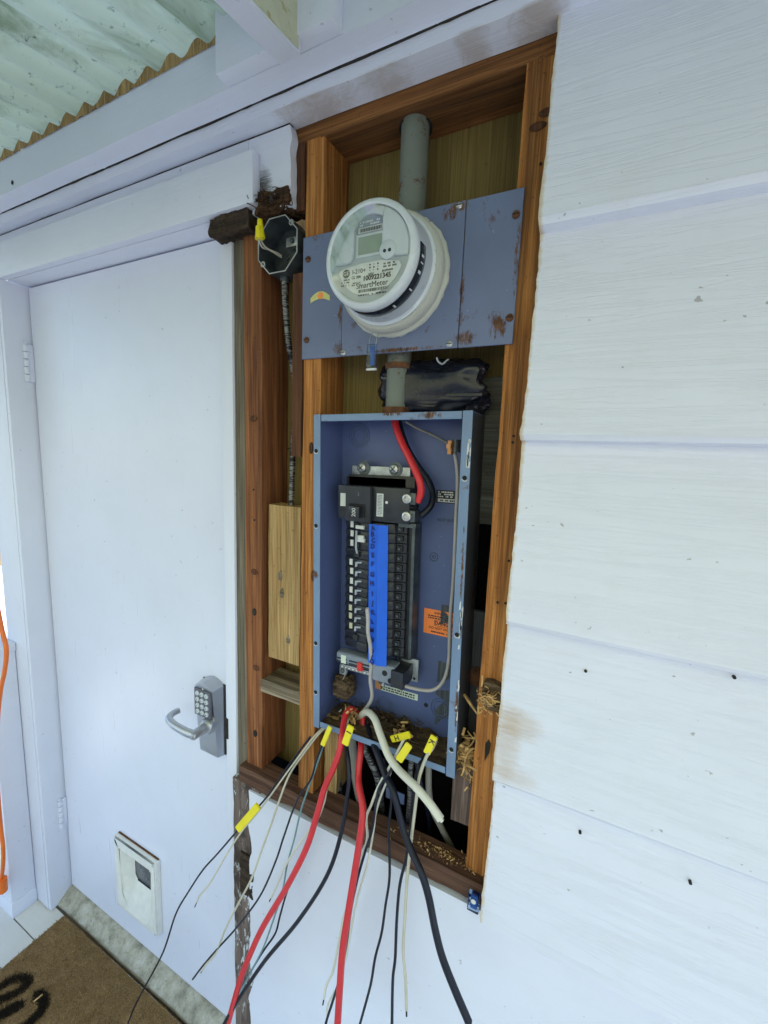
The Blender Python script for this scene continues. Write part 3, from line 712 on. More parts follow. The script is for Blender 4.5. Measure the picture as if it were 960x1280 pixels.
lathe('dark_band', [(.0802, -.0445), (.0810, -.046), (.0806, -.0640), (.0797, -.0655)], MC, 'meter_dark', mt, 40, -112, 8)
for a_ in (-64, -40, -22, -12, -6):
    lathe('band_mark', [(.0812, -.052), (.0812, -.061)], MC, 'meter_rim', mt, 3, a_, a_ + random.uniform(1.2, 4))
for (a0_, a1_) in ((-68, -50), (62, 78)):
    lathe('flange_slot', [(.0875, -.0166), (.0858, -.0169), (.0842, -.0222)], MC, 'meter_dark', mt, 6, a0_, a1_)
YF = -.0735
fc = lathe('face', [(.0695, -.060), (.0695, YF), (.0001, YF)], MC, 'face', mt, 60)
# raised hood halves either side of the arched display window
def mp(a, b): return (MC[0] + a * .0685, MC[1] + b * .0685)
def circ(a0, a1, n, r=.985): return [mp(r * math.cos(R(a0 + (a1 - a0) * t / n)), r * math.sin(R(a0 + (a1 - a0) * t / n))) for t in range(n + 1)]
hood = circ(186, 112, 14) + [mp(-.34, .74), mp(-.40, .55), mp(-.40, .05), mp(-.44, -.08), mp(-.56, -.115)]
prism('hood', hood, YF - .0045, YF + .0005, 'meter_rim', fc, .0012)
hood = [mp(.32, .74)] + circ(68, -8, 14) + [mp(.70, -.12), mp(.60, -.10), mp(.56, .02), mp(.40, .10), mp(.33, .20)]
prism('hood', hood, YF - .0045, YF + .0005, 'meter_rim', fc, .0012)
prism('hood', circ(112, 68, 8) + [mp(.32, .74)] + [mp(.32 - .66 * t / 8, .74 + .10 * math.sin(math.pi * t / 8)) for t in range(1, 8)] + [mp(-.34, .74)], YF - .0045, YF + .0005, 'meter_rim', fc, .0008)
prism('nameplate', [mp(-.33, .72), mp(-.2, .79), mp(0, .815), mp(.2, .79), mp(.31, .72), mp(.31, .50), mp(-.36, .50)], YF - .0012, YF - .0002, 'greyplastic', fc)
dashes('print', mp(-.02, .68), .034, .008, 2, YF - .0014, 'print_w', fc, 3, .6)
bc = prism('barcode_strip', [mp(-.30, .60), mp(.30, .60), mp(.30, .49), mp(-.30, .49)], YF - .0018, YF - .0013, 'print_w', fc)
for q_ in range(26): box('bar', (mp(-.27 + q_ * .0215, 0)[0], mp(-.27 + q_ * .0215 + .011 * (1 + (q_ * 7 % 3) / 2) * .8, 0)[0], YF - .0021, YF - .0018, mp(0, .505)[1], mp(0, .58)[1]), 'print', bc, 0)
prism('display_bezel', [mp(-.35, .46), mp(.33, .46), mp(.33, -.02), mp(-.35, -.02)], YF - .0015, YF - .0002, 'meter_rim', fc, .0004)
prism('display', [mp(-.30, .41), mp(.30, .41), mp(.30, .04), mp(-.30, .04)], YF - .0019, YF - .0014, 'lcd', fc)
rp = mp(.47, .03)
lathe('optical_port', [(.0135, YF + .0005), (.0135, YF - .005), (.0122, YF - .006), (.0001, YF - .006)], rp, 'meter_rim', fc, 28)
for dx_ in (-.0042, .0042): disc('port_eye', (rp[0] + dx_, rp[1] - .002), YF - .0066, .0026, 'meter_dark', fc, 12)
lab = prism('rating_label', [mp(-.70, -.20), mp(-.2, -.14), mp(.3, -.14), mp(.74, -.22)] + circ(-22, -62, 8, .86) + circ(-66, -118, 8, .84) + circ(-122, -162, 6, .84), YF - .0014, YF - .0002, 'sticker', fc)
YT = YF - .0017
lg = lathe('logo_roundel', [(.0064, YT + .0004), (.0064, YT), (.0001, YT)], mp(-.60, -.31), 'print', lab, 22)
text('lettering', 'GE', (mp(-.60, -.31)[0], mp(-.60, -.31)[1]), YT - .0003, .0062, 'print_w', lg)
text('lettering', 'I-210+', mp(-.26, -.30), YT, .0068, 'print', lab)
text('lettering', '1009221345', mp(.20, -.475), YT, .0072, 'print', lab, bold=.0003)
text('lettering', 'SmartMeter', mp(.08, -.62), YT, .0085, 'print', lab)
text('lettering', 'CL 200', mp(-.33, -.42), YT, .0042, 'print', lab)
text('lettering', '240V', mp(.05, -.40), YT, .0036, 'print', lab)
text('lettering', '3W', mp(.38, -.38), YT, .0036, 'print', lab)
for q_ in range(9): disc('print_dot', mp(.02 + (q_ % 3) * .10, -.20 - (q_ // 3) * .06), YT - .0002, .0013 if q_ in (0, 2, 3, 4, 8) else .0007, 'print', lab, 8)
dashes('print', mp(.52, -.26), .022, .008, 2, YT, 'print', lab, 4)
dashes('print', mp(-.62, -.50), .016, .012, 3, YT, 'print', lab, 5)
dashes('print', mp(.45, -.37), .02, .004, 1, YT, 'print', lab, 6)
dashes('print', mp(-.33, -.56), .016, .006, 2, YT, 'print', lab, 8)
dashes('print', mp(.1, -.82), .05, .0035, 1, YT, 'print', lab, 7)
V = []; Fc = []; x = -.26
while x < .50:
    w_ = random.choice((.008, .012, .02)); a, b = mp(x, -.70), mp(x + w_, -.765); i0 = len(V)
    V += [(a[0], YT, b[1]), (b[0], YT, b[1]), (b[0], YT, a[1]), (a[0], YT, a[1])]; Fc.append((i0, i0 + 1, i0 + 2, i0 + 3)); x += w_ + random.choice((.008, .014))
link('barcode', raw(V, Fc), 'print', lab)
lathe('clear_front', [(.0688, -.0795), (.055, -.0812), (.03, -.0820), (.0001, -.0822)], MC, 'clear', mt, 48)

sp = (-0.3708,-0.0060,1.8680)
seal = thing('meter_seal', 'small clear tag with a blue core hanging under the round meter', 'seal tag', sp)
box('tag_body', (sp[0] - .0095, sp[0] + .0095, sp[1] - .002, sp[1] + .002, sp[2] - .024, sp[2] + .017), 'clearblue', seal, .001)
box('tag_core', (sp[0] - .003, sp[0] + .005, sp[1] - .0012, sp[1] + .0012, sp[2] - .019, sp[2] + .014), 'tag_blue', seal, .0005)
box('tag_end', (sp[0] - .0095, sp[0] + .0095, sp[1] - .0024, sp[1] + .0024, sp[2] - .027, sp[2] - .0235), 'print_w', seal, .0005)
tube('tag_wire', [(sp[0] - .006, sp[1], sp[2] + .016), (sp[0] - .007, sp[1] + .003, sp[2] + .028), (sp[0] - .004, .004, sp[2] + .042)], .0006, 'steel', seal, 6)
tube('tag_wire', [(sp[0] + .007, sp[1], sp[2] + .016), (sp[0] + .007, sp[1] + .003, sp[2] + .028), (sp[0] + .006, .004, sp[2] + .036)], .0006, 'steel', seal, 6)

# conduits
up_ = thing('conduit', 'grey green steel conduit rising from the meter plate through the header', 'conduit', (-.337, .06, 2.0))
tube('pipe', [(-.337, .062, 2.04), (-.338, .062, 2.262)], .0245, 'galv_old', up_, 28, straight=True)
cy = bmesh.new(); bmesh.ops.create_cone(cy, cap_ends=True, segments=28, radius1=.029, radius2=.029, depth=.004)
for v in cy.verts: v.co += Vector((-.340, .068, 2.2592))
link('pipe_hole', fin(cy, 'gap'), 'void', up_)  # dark disc painting the shade in the gap round the pipe
lo_ = thing('conduit_nipple', 'short pale rusty steel conduit joining meter plate and breaker box', 'conduit', (-.347, .055, 1.77))
tube('pipe', [(-.347, .056, 1.772), (-.347, .056, 1.90)], .0222, 'galv_old', lo_, 28, straight=True)
tube('locknut', [(-.347, .056, 1.772), (-.347, .056, 1.783)], .029, 'rust', lo_, 8, straight=True)
tube('locknut', [(-.347, .056, 1.852), (-.347, .056, 1.862)], .027, 'rust', lo_, 8, straight=True)
# crumpled black plastic
def crumple(name, d, mat, seed, amp=.02, fq=1.7):
    x0, x1, y0, y1, z0, z1 = d; bm = bmesh.new(); bmesh.ops.create_icosphere(bm, subdivisions=5, radius=1)
    for v in bm.verts:
        c = v.co.copy(); s = Vector((math.copysign(abs(c.x) ** .5, c.x), math.copysign(abs(c.y) ** .7, c.y), math.copysign(abs(c.z) ** .55, c.z)))
        q = s * fq + Vector((seed, 0, 0)); rdg = abs(noise.noise(q)) * 1.4 + abs(noise.noise(q * 2.1 + Vector((4, 1, 2)))) * .5
        k = 1.1 - rdg * amp * 16
        v.co = Vector(((x0 + x1) / 2 + s.x * k * (x1 - x0) / 2, (y0 + y1) / 2 + s.y * k * (y1 - y0) / 2, (z0 + z1) / 2 + s.z * k * (z1 - z0) / 2))
    return link(name, fin(bm, name, True, 60), mat)
bag = crumple('plastic_wrap', (-.392, -.182, .045, .100, 1.768, 1.868), 'bag', 3.3, .022, 1.05)
tag(bag, 'crumpled glossy black plastic sheet stuffed behind the conduit above the breaker box', 'plastic sheet')
box('plastic_fold', (-.28, -.186, .048, .05, 1.80, 1.806), 'bag', bag, .0008)
tube('hook', [(-0.2573,0.0120,1.8595),(-0.2540,0.0120,1.8529),(-0.2468,0.0120,1.8487),(-0.2402,0.0120,1.8534),(-0.2362,0.0120,1.8557)], .0016, 'galv', bag, 6)

# ================================================================== ROUND BOX
oc = (-.5975, 2.090)
jb = thing('junction_box', 'open octagonal steel junction box with yellow wire connectors beside the meter plate', 'junction box', (oc[0], .04, oc[1]))
def octo(r, y, tw=22.5): return [(oc[0] + r * math.cos(R(tw + 45 * k)), y, oc[1] + r * math.sin(R(tw + 45 * k)) * 1.04) for k in range(8)]
rings = [octo(.053, .012), octo(.053, .062), octo(.0001, .062)]
V = []; Fc = []
for rg in (octo(.0525, .060), octo(.0525, .010), octo(.0505, .010), octo(.0495, .057)): V += rg
for a in range(3):
    for k_ in range(8): Fc.append((a * 8 + k_, a * 8 + (k_ + 1) % 8, a * 8 + 8 + (k_ + 1) % 8, a * 8 + 8 + k_))
Fc.append(tuple(range(24, 32))); Fc.append(tuple(range(7, -1, -1)))
jbody = link('box_shell', raw(V, Fc), 'darksteel', jb)
tube('rim', octo(.0518, .010) + [octo(.0518, .010)[0]], .0014, 'galv', jb, 6, straight=True)
box('cable_clamp', (oc[0] - .004, oc[0] + .026, .040, .056, oc[1] + .008, oc[1] + .026), 'galv', jb, .002)
screw('clamp_screw', (oc[0] + .012, oc[1] + .018), .039, .005, jb, 'darksteel')
lathe('screw_ear', [(.0055, .012), (.0055, .009), (.0028, .009), (.0028, .012)], (oc[0] + .034, oc[1] + .034), 'galv', jb, 16)
lathe('screw_ear', [(.0055, .012), (.0055, .009), (.0028, .009), (.0028, .012)], (oc[0] - .036, oc[1] - .030), 'galv', jb, 16)
lathe('knockout', [(.012, .0565), (.012, .0555), (.0105, .0555), (.0105, .0565)], (oc[0] + .022, oc[1] - .012), 'darksteel', jb, 20)
w1 = tube('lead_wire', [(-0.6165,0.0450,2.0869),(-0.6213,0.0360,2.0901),(-0.6315,0.0240,2.0928),(-0.6296,0.0060,2.0880),(-0.6293,-0.0032,2.0928),(-0.6268,-0.0080,2.0990)], .0017, 'grey_w', jb, 8)
w2 = tube('lead_wire', [(-0.6165,0.0450,2.0839),(-0.6208,0.0283,2.0869),(-0.6289,0.0120,2.0919),(-0.6265,-0.0040,2.0978)], .0017, 'cream_w', jb, 8)
for (pa, pb, par) in (((-0.6268,-0.0080,2.0975), (-0.6269,-0.0100,2.1195), w1), ((-0.6256,-0.0050,2.1015), (-0.6285,-0.0040,2.1339), w2)):
    a, b = Vector(pa), Vector(pb)
    tube('wire_connector', [a, a.lerp(b, .35), b], (lambda t: .0085 - .0035 * t), 'yellow_nut', par, 12, straight=True)
kind(shreds('cobweb_lint', (oc[0] + .012, .035, oc[1] - .028), (.006, .006, .008), 60, 'debris', jb, (.004, .012), 12, .0007, False), 'stuff')
bxc = tube('armoured_cable', [(-0.5995,0.0350,2.0428),(-0.6024,0.0387,2.0141),(-0.6029,0.0450,1.9618),(-0.6044,0.0550,1.9169),(-0.6077,0.0700,1.8795),(-0.6043,0.0775,1.8220),(-0.6016,0.0700,1.7358),(-0.5947,0.0575,1.6316),(-0.5900,0.0500,1.5620)], .0062, 'bx', None, 12)
tag(bxc, 'thin armoured cable running down from the octagonal junction box behind the dark trimmer', 'cable')
ck = tube('cable_connector', [(-0.5996,0.0350,2.0503), (-0.5994,0.0350,2.0322)], .0095, 'darksteel', bxc, 12, straight=True)

# ================================================================== BREAKER PANEL
PV = (-.342, 0.0, 1.44)
pn = thing('breaker_panel', 'open blue grey breaker box with its cover off, hung between the studs', 'breaker panel', PV, rot=(0, R(-1.05), 0))
bx0, bx1, by0, by1, bz0, bz1 = -.5005, -.1845, .014, .100, 1.1125, 1.7695; th = .0022; bxi = -.4895
box('box_back', (bxi, bx1, by1 - th, by1, bz0, bz1), 'blue_in', pn, 0)
box('box_side', (bxi, bxi + th, by0 + .001, by1 - th, bz0 + th, bz1 - th), 'blue_in', pn, 0)
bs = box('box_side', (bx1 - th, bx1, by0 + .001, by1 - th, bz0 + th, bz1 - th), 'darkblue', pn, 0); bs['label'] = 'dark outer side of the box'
box('box_top', (bxi, bx1, by0 + .001, by1 - th, bz1 - th, bz1), 'blue', pn, 0)
box('box_bottom', (bxi, bx1, by0 + .001, by1 - th, bz0, bz0 + th), 'blue_in', pn, 0)
def flange(d): return box('flange', d, 'blue_edge', pn, .0012)
flange((bx0 - .0005, bx0 + .0155, by0 - .0012, by0 + .001, bz0 - .004, bz1 + .001))
fR = flange((bx1 - .0165, bx1 + .0005, by0 - .0012, by0 + .001, bz0 - .004, bz1 + .001))
flange((bx0 + .017, bx1 - .018, by0 - .0010, by0 + .001, bz1 - .0125, bz1 + .0005))
flange((bx0 + .017, bx1 - .018, by0 - .0010, by0 + .001, bz0 - .0005, bz0 + .0125))
for (x, z) in ((bx1 - .008, 1.66), (bx1 - .008, 1.385), (bx1 - .008, 1.165), (bx0 + .006, 1.70), (bx0 + .006, 1.55), (bx0 + .006, 1.30), (bx0 + .006, 1.19)):
    h_ = disc('screw_hole', (x, z), by0 - .0020, .0040, 'void', pn, 16, .0006)
    lathe('hole_edge', [(.0052, by0 - .0012), (.0052, by0 - .0022), (.004, by0 - .0022)], (x + .0004, z - .0008), 'print_w', h_, 12, 190, 330)
V = []; Fc = []; rn = random.Random(3)
for q_ in range(26):        # chipped paint on the flange edge
    z = rn.choice((rn.uniform(1.16, 1.30), rn.uniform(1.36, 1.46), rn.uniform(1.68, 1.73))); x = bx1 - .0005 + rn.uniform(-.004, .0005); i0 = len(V); h2 = rn.uniform(.002, .012); w2_ = rn.uniform(.001, .0028)
    V += [(x - w2_, by0 - .0016, z - h2), (x + w2_ * .4, by0 - .0016, z - h2 * .8), (x + w2_ * .5, by0 - .0016, z + h2), (x - w2_ * .6, by0 - .0016, z + h2 * .7)]; Fc.append((i0, i0 + 1, i0 + 2, i0 + 3))
link('paint_chip', raw(V, Fc), 'print_w', fR)
# knockouts pressed in the back and sides
def knock(c, y, r, mat='blue'):
    for rr in r: lathe('knockout', [(rr, y), (rr + .0006, y - .0012), (rr + .0018, y - .0012), (rr + .0024, y)], c, mat, pn, 32)
def bk(u): return u
for c, r in (((-0.4462,0.0980,1.7348), (.012, .018, .023)), ((-0.2435,0.0980,1.1816), (.014, .020)), ((-0.3716,0.0980,1.1509), (.012, .017))): knock((c[0], c[2]), by1 - th, r)
p = (-0.2752,0.0980,1.1803); disc('screw_hole', (p[0], p[2]), by1 - th - .0012, .0045, 'void', pn, 14)
p = (-0.2711,0.0980,1.4971)
st = lathe('stamp_ring', [(.0088, by1 - th), (.0088, by1 - th - .0008), (.0078, by1 - th - .0008), (.0078, by1 - th)], (p[0], p[2]), 'print', pn, 24)
text('stamp', '42', (p[0], p[2]), by1 - th - .0006, .007, 'print', st)
p = (-0.2462,0.0980,1.5722); text('stamp', 'NOT SUITABLE', (p[0] + .006, p[2]), by1 - th - .0004, .006, 'print', pn)
p = (-0.2491,0.0980,1.6186); lb = box('rating_plate', (p[0] - .022, p[0] + .030, by1 - th - .001, by1 - th, p[2] - .013, p[2] + .012), 'print', pn, 0)
dashes('print', (p[0] + .004, p[2] + .004), .044, .013, 3, by1 - th - .0014, 'print_w', lb, 9); b2 = box('number_strip', (p[0] - .018, p[0] + .028, by1 - th - .0016, by1 - th - .001, p[2] - .011, p[2] - .0045), 'print_w', lb, 0)
dashes('print', (p[0] + .005, p[2] - .0078), .036, .005, 1, by1 - th - .0019, 'print', b2, 10)
a, b = (-0.2871,0.0980,1.3894), (-0.2842,0.0980,1.3386)
so = box('danger_sticker', (a[0], a[0] + .088, by1 - th - .0008, by1 - th, a[2] - .052, a[2]), 'orange', pn, 0); yo = by1 - th - .0012
so['label'] = 'orange danger sticker'
xc = a[0] + .044
text('lettering', 'IMPORTANT', (xc, a[2] - .007), yo, .0058, 'print', so)
dashes('print', (xc, a[2] - .0155), .07, .009, 2, yo, 'print', so, 11, .9)
text('lettering', 'DANGER', (xc, a[2] - .027), yo, .0075, 'print', so, bold=.0003)
V = []; Fc = []
for (x0_, x1_, z0_, z1_) in ((xc - .021, xc + .021, a[2] - .0217, a[2] - .0211), (xc - .021, xc + .021, a[2] - .0328, a[2] - .0322), (xc - .021, xc - .0204, a[2] - .0328, a[2] - .0211), (xc + .0204, xc + .021, a[2] - .0328, a[2] - .0211)):
    i0 = len(V); V += [(x0_, yo, z0_), (x1_, yo, z0_), (x1_, yo, z1_), (x0_, yo, z1_)]; Fc.append((i0, i0 + 1, i0 + 2, i0 + 3))
link('print_frame', raw(V, Fc), 'print', so)
text('lettering', 'DO NOT WORK ON', (xc, a[2] - .038), yo, .0052, 'print', so)
dashes('print', (xc, a[2] - .0462), .055, .005, 1, yo, 'print', so, 12, .9)
a, b = (-0.3944,0.0980,1.1704), (-0.2963,0.0980,1.1679)
lw = box('notice_strip', (a[0], b[0] + .002, by1 - th - .0008, by1 - th, 1.184, 1.198), 'label_green', pn, 0)
dashes('print', ((a[0] + b[0]) / 2, 1.191), (b[0] - a[0]) * .9, .011, 2, by1 - th - .0012, 'print', lw, 13, .9)
# mounting bracket with two screws
brk = box('bracket', (-.448, -.318, .074, .078, 1.652, 1.672), 'galv', pn, .001)
box('bracket_leg', (-.331, -.318, .0735, .078, 1.60, 1.652), 'galv', pn, .001)
for x in (-.424, -.352):
    s_ = lathe('screw', [(.010, .0735), (.0095, .069), (.006, .0665), (.0001, .066)], (x, 1.668), 'steel', pn, 20)
    lathe('washer', [(.0145, .0740), (.0145, .0725), (.008, .0725)], (x + .004, 1.668), 'darksteel', s_, 22)
    for r0 in (45, -45):
        b_ = box('screw_cross', (-.0065, .0065, -.0006, .0002, -.0013, .0013), 'darksteel', s_, 0); b_.location = (x, .0662, 1.668); b_.rotation_euler = (0, R(r0), 0)
box('bus_cover', (-.456, -.322, .066, .0735, 1.632, 1.651), 'black', pn, .001)
box('interior_pan', (-.452, -.304, .066, .092, 1.285, 1.655), 'black', pn, .002)
box('pan_rail', (-.3035, -.297, .058, .092, 1.29, 1.565), 'darksteel', pn, .001)
# main breaker
mb = box('main_breaker', (-.456, -.300, .034, .066, 1.5675, 1.634), 'bake', pn, .002)
prism('breaker_cap', [(-.433, 1.565), (-.376, 1.565), (-.376, 1.634), (-.433, 1.634)], .024, .0345, 'bake', mb, .0015)
box('handle_well', (-.424, -.388, .0225, .0245, 1.575, 1.600), 'void', mb, .0005)
hd = box('main_handle', (-.417, -.394, .010, .024, 1.574, 1.5965), 'bake', mb, .002)
text('lettering', '200', (-.4045, 1.585), .0093, .0085, 'print_w', hd, rot=R(90))
text('print', '2', (-.403, 1.619), .0235, .006, 'greyplastic', mb)
box('rating_sticker', (-.450, -.438, .0333, .0342, 1.592, 1.618), 'sticker', mb, 0)
ls_ = box('rating_sticker', (-.368, -.354, .0333, .0342, 1.578, 1.622), 'sticker', mb, 0)
dashes('print', (-.361, 1.60), .010, .040, 14, .0330, 'greyplastic', ls_, 14, .9)
for z in (1.616, 1.583):
    lb_ = box('lug', (-.314, -.289, .036, .062, z - .011, z + .011), 'darksteel', mb, .002)
    lathe('lug_screw', [(.0088, .0365), (.0088, .031), (.0068, .0295), (.0052, .0295), (.005, .0335), (.0001, .0335)], (-.305, z), 'steel', lb_, 22)
disc('test_dot', (-.347, 1.606), .0332, .0028, 'print_w', mb, 10)
box('lug_barrier', (-.342, -.296, .040, .060, 1.5985, 1.6005), 'bake', mb, .0005)
box('clip', (-.325, -.289, .042, .062, 1.560, 1.569), 'darksteel', mb, .001)
# branch breakers: one mesh each for left and right bank, shared
H_ = .0186
def bank(prof, name):
    bm = bmesh.new(); a = [bm.verts.new((x, y, -H_ / 2)) for x, y in prof]; f = bm.faces.new(a); r = bmesh.ops.extrude_face_region(bm, geom=[f])
    for v in r['geom']:
        if isinstance(v, bmesh.types.BMVert): v.co.z = H_ / 2
    bmesh.ops.bevel(bm, geom=list(bm.edges), offset=.0009, segments=1, affect='EDGES')
    me = fin(bm, name, True); me.materials.append(M['bake']); return me
meL = bank([(-.034, .066), (-.034, .058), (-.027, .056), (-.025, .046), (.004, .044), (.006, .038), (.030, .036), (.034, .042), (.034, .066)], 'breaker')
meR = bank([(-.034, .066), (-.034, .042), (-.030, .036), (-.006, .038), (-.004, .044), (.012, .046), (.015, .054), (.034, .057), (.034, .066)], 'breaker')
def small(d, mat, bev=.0008):
    bm = bmesh.new(); addbox(bm, *d, bev=bev, seg=1); me = fin(bm, 'm', True); me.materials.append(M[mat]); return me
meSt = small((-.0035, .0035, -.0006, .0004, -.0062, .0062), 'sticker', 0); meStY = small((-.0035, .0035, -.0006, .0004, -.0062, .0062), 'sticker_old', 0)
# hooked toggle
bm = bmesh.new(); tg = [(-.006, .004), (.008, .006), (.008, .003), (-.002, .0015), (-.0035, -.006), (-.0065, -.006)]
a = [bm.verts.new((x, -.007, z)) for x, z in tg]; f = bm.faces.new(a); r = bmesh.ops.extrude_face_region(bm, geom=[f])
for v in r['geom']:
    if isinstance(v, bmesh.types.BMVert): v.co.y = .002
meTg = fin(bm, 'toggle'); meTg.materials.append(M['toggle'])
meTd = small((-.006, .004, -.008, .002, -.006, .006), 'black')
meFin = raw([(-.0, 0, -.0), (-.011, .004, .004), (-.011, .004, -.004), (0, -.004, .0)], [(0, 1, 2), (0, 3, 1), (0, 2, 3), (1, 3, 2)]); meFin.materials.append(M['bake'])
meTerm = small((-.006, .006, -.006, .004, -.006, .006), 'black'); meScr = None
V = []; Fc = []; 
def child(name, me, par, loc):
    o = bpy.data.objects.new(name, me); C.objects.link(o); o.parent = par; o.location = loc; return o
bmS = bmesh.new(); bmesh.ops.create_cone(bmS, cap_ends=True, segments=12, radius1=.0030, radius2=.0026, depth=.003)
for v in bmS.verts: v.co = Vector((v.co.x, -v.co.z, v.co.y))
meScr = fin(bmS, 'terminal_screw', True); meScr.materials.append(M['darksteel'])
NR = 14; rn = random.Random(5)
for i in range(NR):
    z = 1.5545 - i * .0193
    o = link('breaker', meL, None, pn, (-.4165, 0, z))
    if i < 12 and i != 3: child('number_sticker', meStY if i in (9, 10, 11) else meSt, o, (-.0125 + rn.uniform(-.001, .001), .0448, rn.uniform(-.0015, .0015)))
    if i >= 4 and i < 12 or i == 2 and False: child('toggle', meTg, o, (.009, .0405, 0))
    elif i < 13: child('toggle', meTd, o, (.006, .042, 0))
    child('terminal_fin', meFin, o, (-.022, .050, .002))
    o2 = link('breaker', meR, None, pn, (-.3465, 0, z))
    child('terminal', meTerm, o2, (.0215, .056, 0)); child('terminal_screw', meScr, o2, (.0215, .049, 0))
    if i > 3: child('toggle', meTd, o2, (-.004, .042, 0))
for z_, x_ in ((1.553, -.405), (1.533, -.405), (1.527, -.403)):
    box('linked_toggle', (x_ - .008, x_ + .010, .031, .040, z_ - .0035, z_ + .0035), 'sticker', pn, .001)
tube('toggle_tie', [(-.412, .034, 1.545), (-.410, .030, 1.53), (-.412, .033, 1.512), (-.408, .031, 1.50)], .0022, 'toggle', pn, 6)
# bottom grey insulator with neutral lugs
nb = box('neutral_bar', (-.462, -.372, .040, .068, 1.2545, 1.2785), 'greyplastic', pn, .006, 3)
for q_ in range(3): box('slot', (-.459 + q_ * .030, -.434 + q_ * .030, .0392, .0405, 1.2640, 1.2672), 'black', nb, .0004)
for q_ in range(3): box('slot', (-.459 + q_ * .030, -.434 + q_ * .030, .0392, .0405, 1.2575, 1.2605), 'black', nb, .0004)
box('white_patch', (-.448, -.436, .0385, .0396, 1.2568, 1.2745), 'label_green', nb, 0)
box('red_insert', (-.408, -.396, .036, .046, 1.250, 1.2685), 'red_p', nb, .002)
gl_ = box('lug_block', (-.372, -.322, .036, .066, 1.240, 1.279), 'greyplastic', pn, .004, 3)
for (x, z) in ((-.343, 1.262), (-.330, 1.249)): disc('lug_hole', (x, z), .0350, .0058, 'void', gl_, 16)
box('terminal_strip', (-.455, -.330, .046, .060, 1.2405, 1.2500), 'galv', pn, .001)
for q_ in range(13):
    s_ = screw('strip_screw', (-.450 + q_ * .0092, 1.2445), .046, .0033, pn, 'steel')
lg2 = box('lug_plate', (-.336, -.288, .078, .083, 1.236, 1.284), 'galv', pn, .001)
v_ = rough_box('neutral_lug', (-.326, -.300, .030, .078, 1.240, 1.275), 'bake', lg2, (3, 4, 3), .002, 40, 41)
for (x, z) in ((-.296, 1.243), (-.330, 1.278)): disc('lug_hole', (x, z), .0775, .003, 'void', lg2, 10)
for x in (-.452, -.36):
    t_ = box('bonding_tab', (x - .008, x + .008, .052, .062, 1.222, 1.242), 'galv', pn, .001); screw('strip_screw', (x, 1.232), .052, .005, t_, 'darksteel')
cpk = box('bonding_strap', (-.372, -.358, .05, .075, 1.214, 1.236), 'copper', pn, .002)
# blue tape with pen letters
zt_, zb_ = 1.562, 1.278
V = []; Fc = []; N_ = 24
for k_ in range(N_ + 1):
    t = k_ / N_; z = zt_ + (zb_ - zt_) * t; x0_ = -.3835 + .004 * t; wv_ = .0008 * noise.noise(Vector((k_ * .6, 1, 1)))
    V += [(x0_, .0325 + wv_, z), (x0_ + .019, .0305 + wv_, z), (x0_ + .0215, .0270 - wv_, z), (x0_ + .041 + .001 * noise.noise(Vector((k_, 5, 1))), .0335 + wv_ * 2, z)]
for k_ in range(N_):
    for j in range(3): Fc.append((k_ * 4 + j, k_ * 4 + j + 1, k_ * 4 + 5 + j, k_ * 4 + 4 + j))
b0 = len(V); V += [(v[0], v[1] + .0004, v[2]) for v in V[:b0]]; Fc += [tuple(b0 + i for i in f[::-1]) for f in Fc]
tp = link('blue_tape', raw(V, Fc, True), 'tape', pn); tp['label'] = 'blue masking tape marked with pen letters'
let = 'ABCDEFGHIJKLMNOPQ'; zl_ = [1.5540, 1.5420, 1.5300, 1.5180, 1.501, 1.483, 1.462, 1.444, 1.423, 1.404, 1.385, 1.366, 1.348, 1.329, 1.3045, 1.286, 1.2815]
zl_[-2:] = [1.2925, 1.2825]
for ch, z in zip(let, zl_):
    t = (zt_ - z) / (zt_ - zb_)
    text('pen_letter', ch, (-.3835 + .004 * t + .0100 + random.uniform(-.0015, .0015), z), .0298, .0098, 'ink', tp, rot=R(random.uniform(-14, 14)), wscale=.9, bold=.0005)
# service wires inside the box
sr = tube('red_service_wire', [(-0.3605,0.0700,1.7696),(-0.3497,0.0643,1.7436),(-0.3355,0.0579,1.7196),(-0.3156,0.0493,1.6933),(-0.2990,0.0436,1.6690),(-0.2872,0.0407,1.6479),(-0.2851,0.0421,1.6288),(-0.2917,0.0450,1.6117)], .0068, 'red_w', None, 14)
tag(sr, 'thick red wire entering the top of the breaker box to the main lug', 'wire')
sb_ = tube('black_service_wire', [(-0.3569,0.0850,1.7634),(-0.3455,0.0821,1.7326),(-0.3279,0.0807,1.7007),(-0.3075,0.0836,1.6724),(-0.2852,0.0807,1.6477),(-0.2725,0.0721,1.6247),(-0.2721,0.0614,1.6030),(-0.2858,0.0500,1.5847)], .0062, 'black_w', None, 14)
tag(sb_, 'thick black wire looping behind the red one to the lower main lug', 'wire')
gw = tube('grounding_wire', [(-0.3346,0.0700,1.7592),(-0.3089,0.0813,1.7452),(-0.2806,0.0850,1.7339),(-0.2573,0.0788,1.7238),(-0.2354,0.0600,1.7151)], .0022, 'greycable', None, 8)
tag(gw, 'thin grey wire running to a brass connector under the box top', 'wire')
gc = (-0.2322,0.0500,1.7149); cn_ = thing('brass_connector', 'small brass split bolt connector near the top of the box', 'connector', gc)
tube('bolt', [(gc[0] - .004, gc[1], gc[2] + .010), (gc[0] - .004, gc[1], gc[2] - .014)], .0058, 'copper', cn_, 8, straight=True)
tube('nut', [(gc[0] - .004, gc[1], gc[2] + .004), (gc[0] - .004, gc[1], gc[2] - .004)], .0085, 'copper', cn_, 6, straight=True)
tube('washer', [(gc[0] + .006, gc[1] + .002, gc[2] + .012), (gc[0] + .006, gc[1] + .002, gc[2] - .010)], .007, 'darksteel', cn_, 8, straight=True)
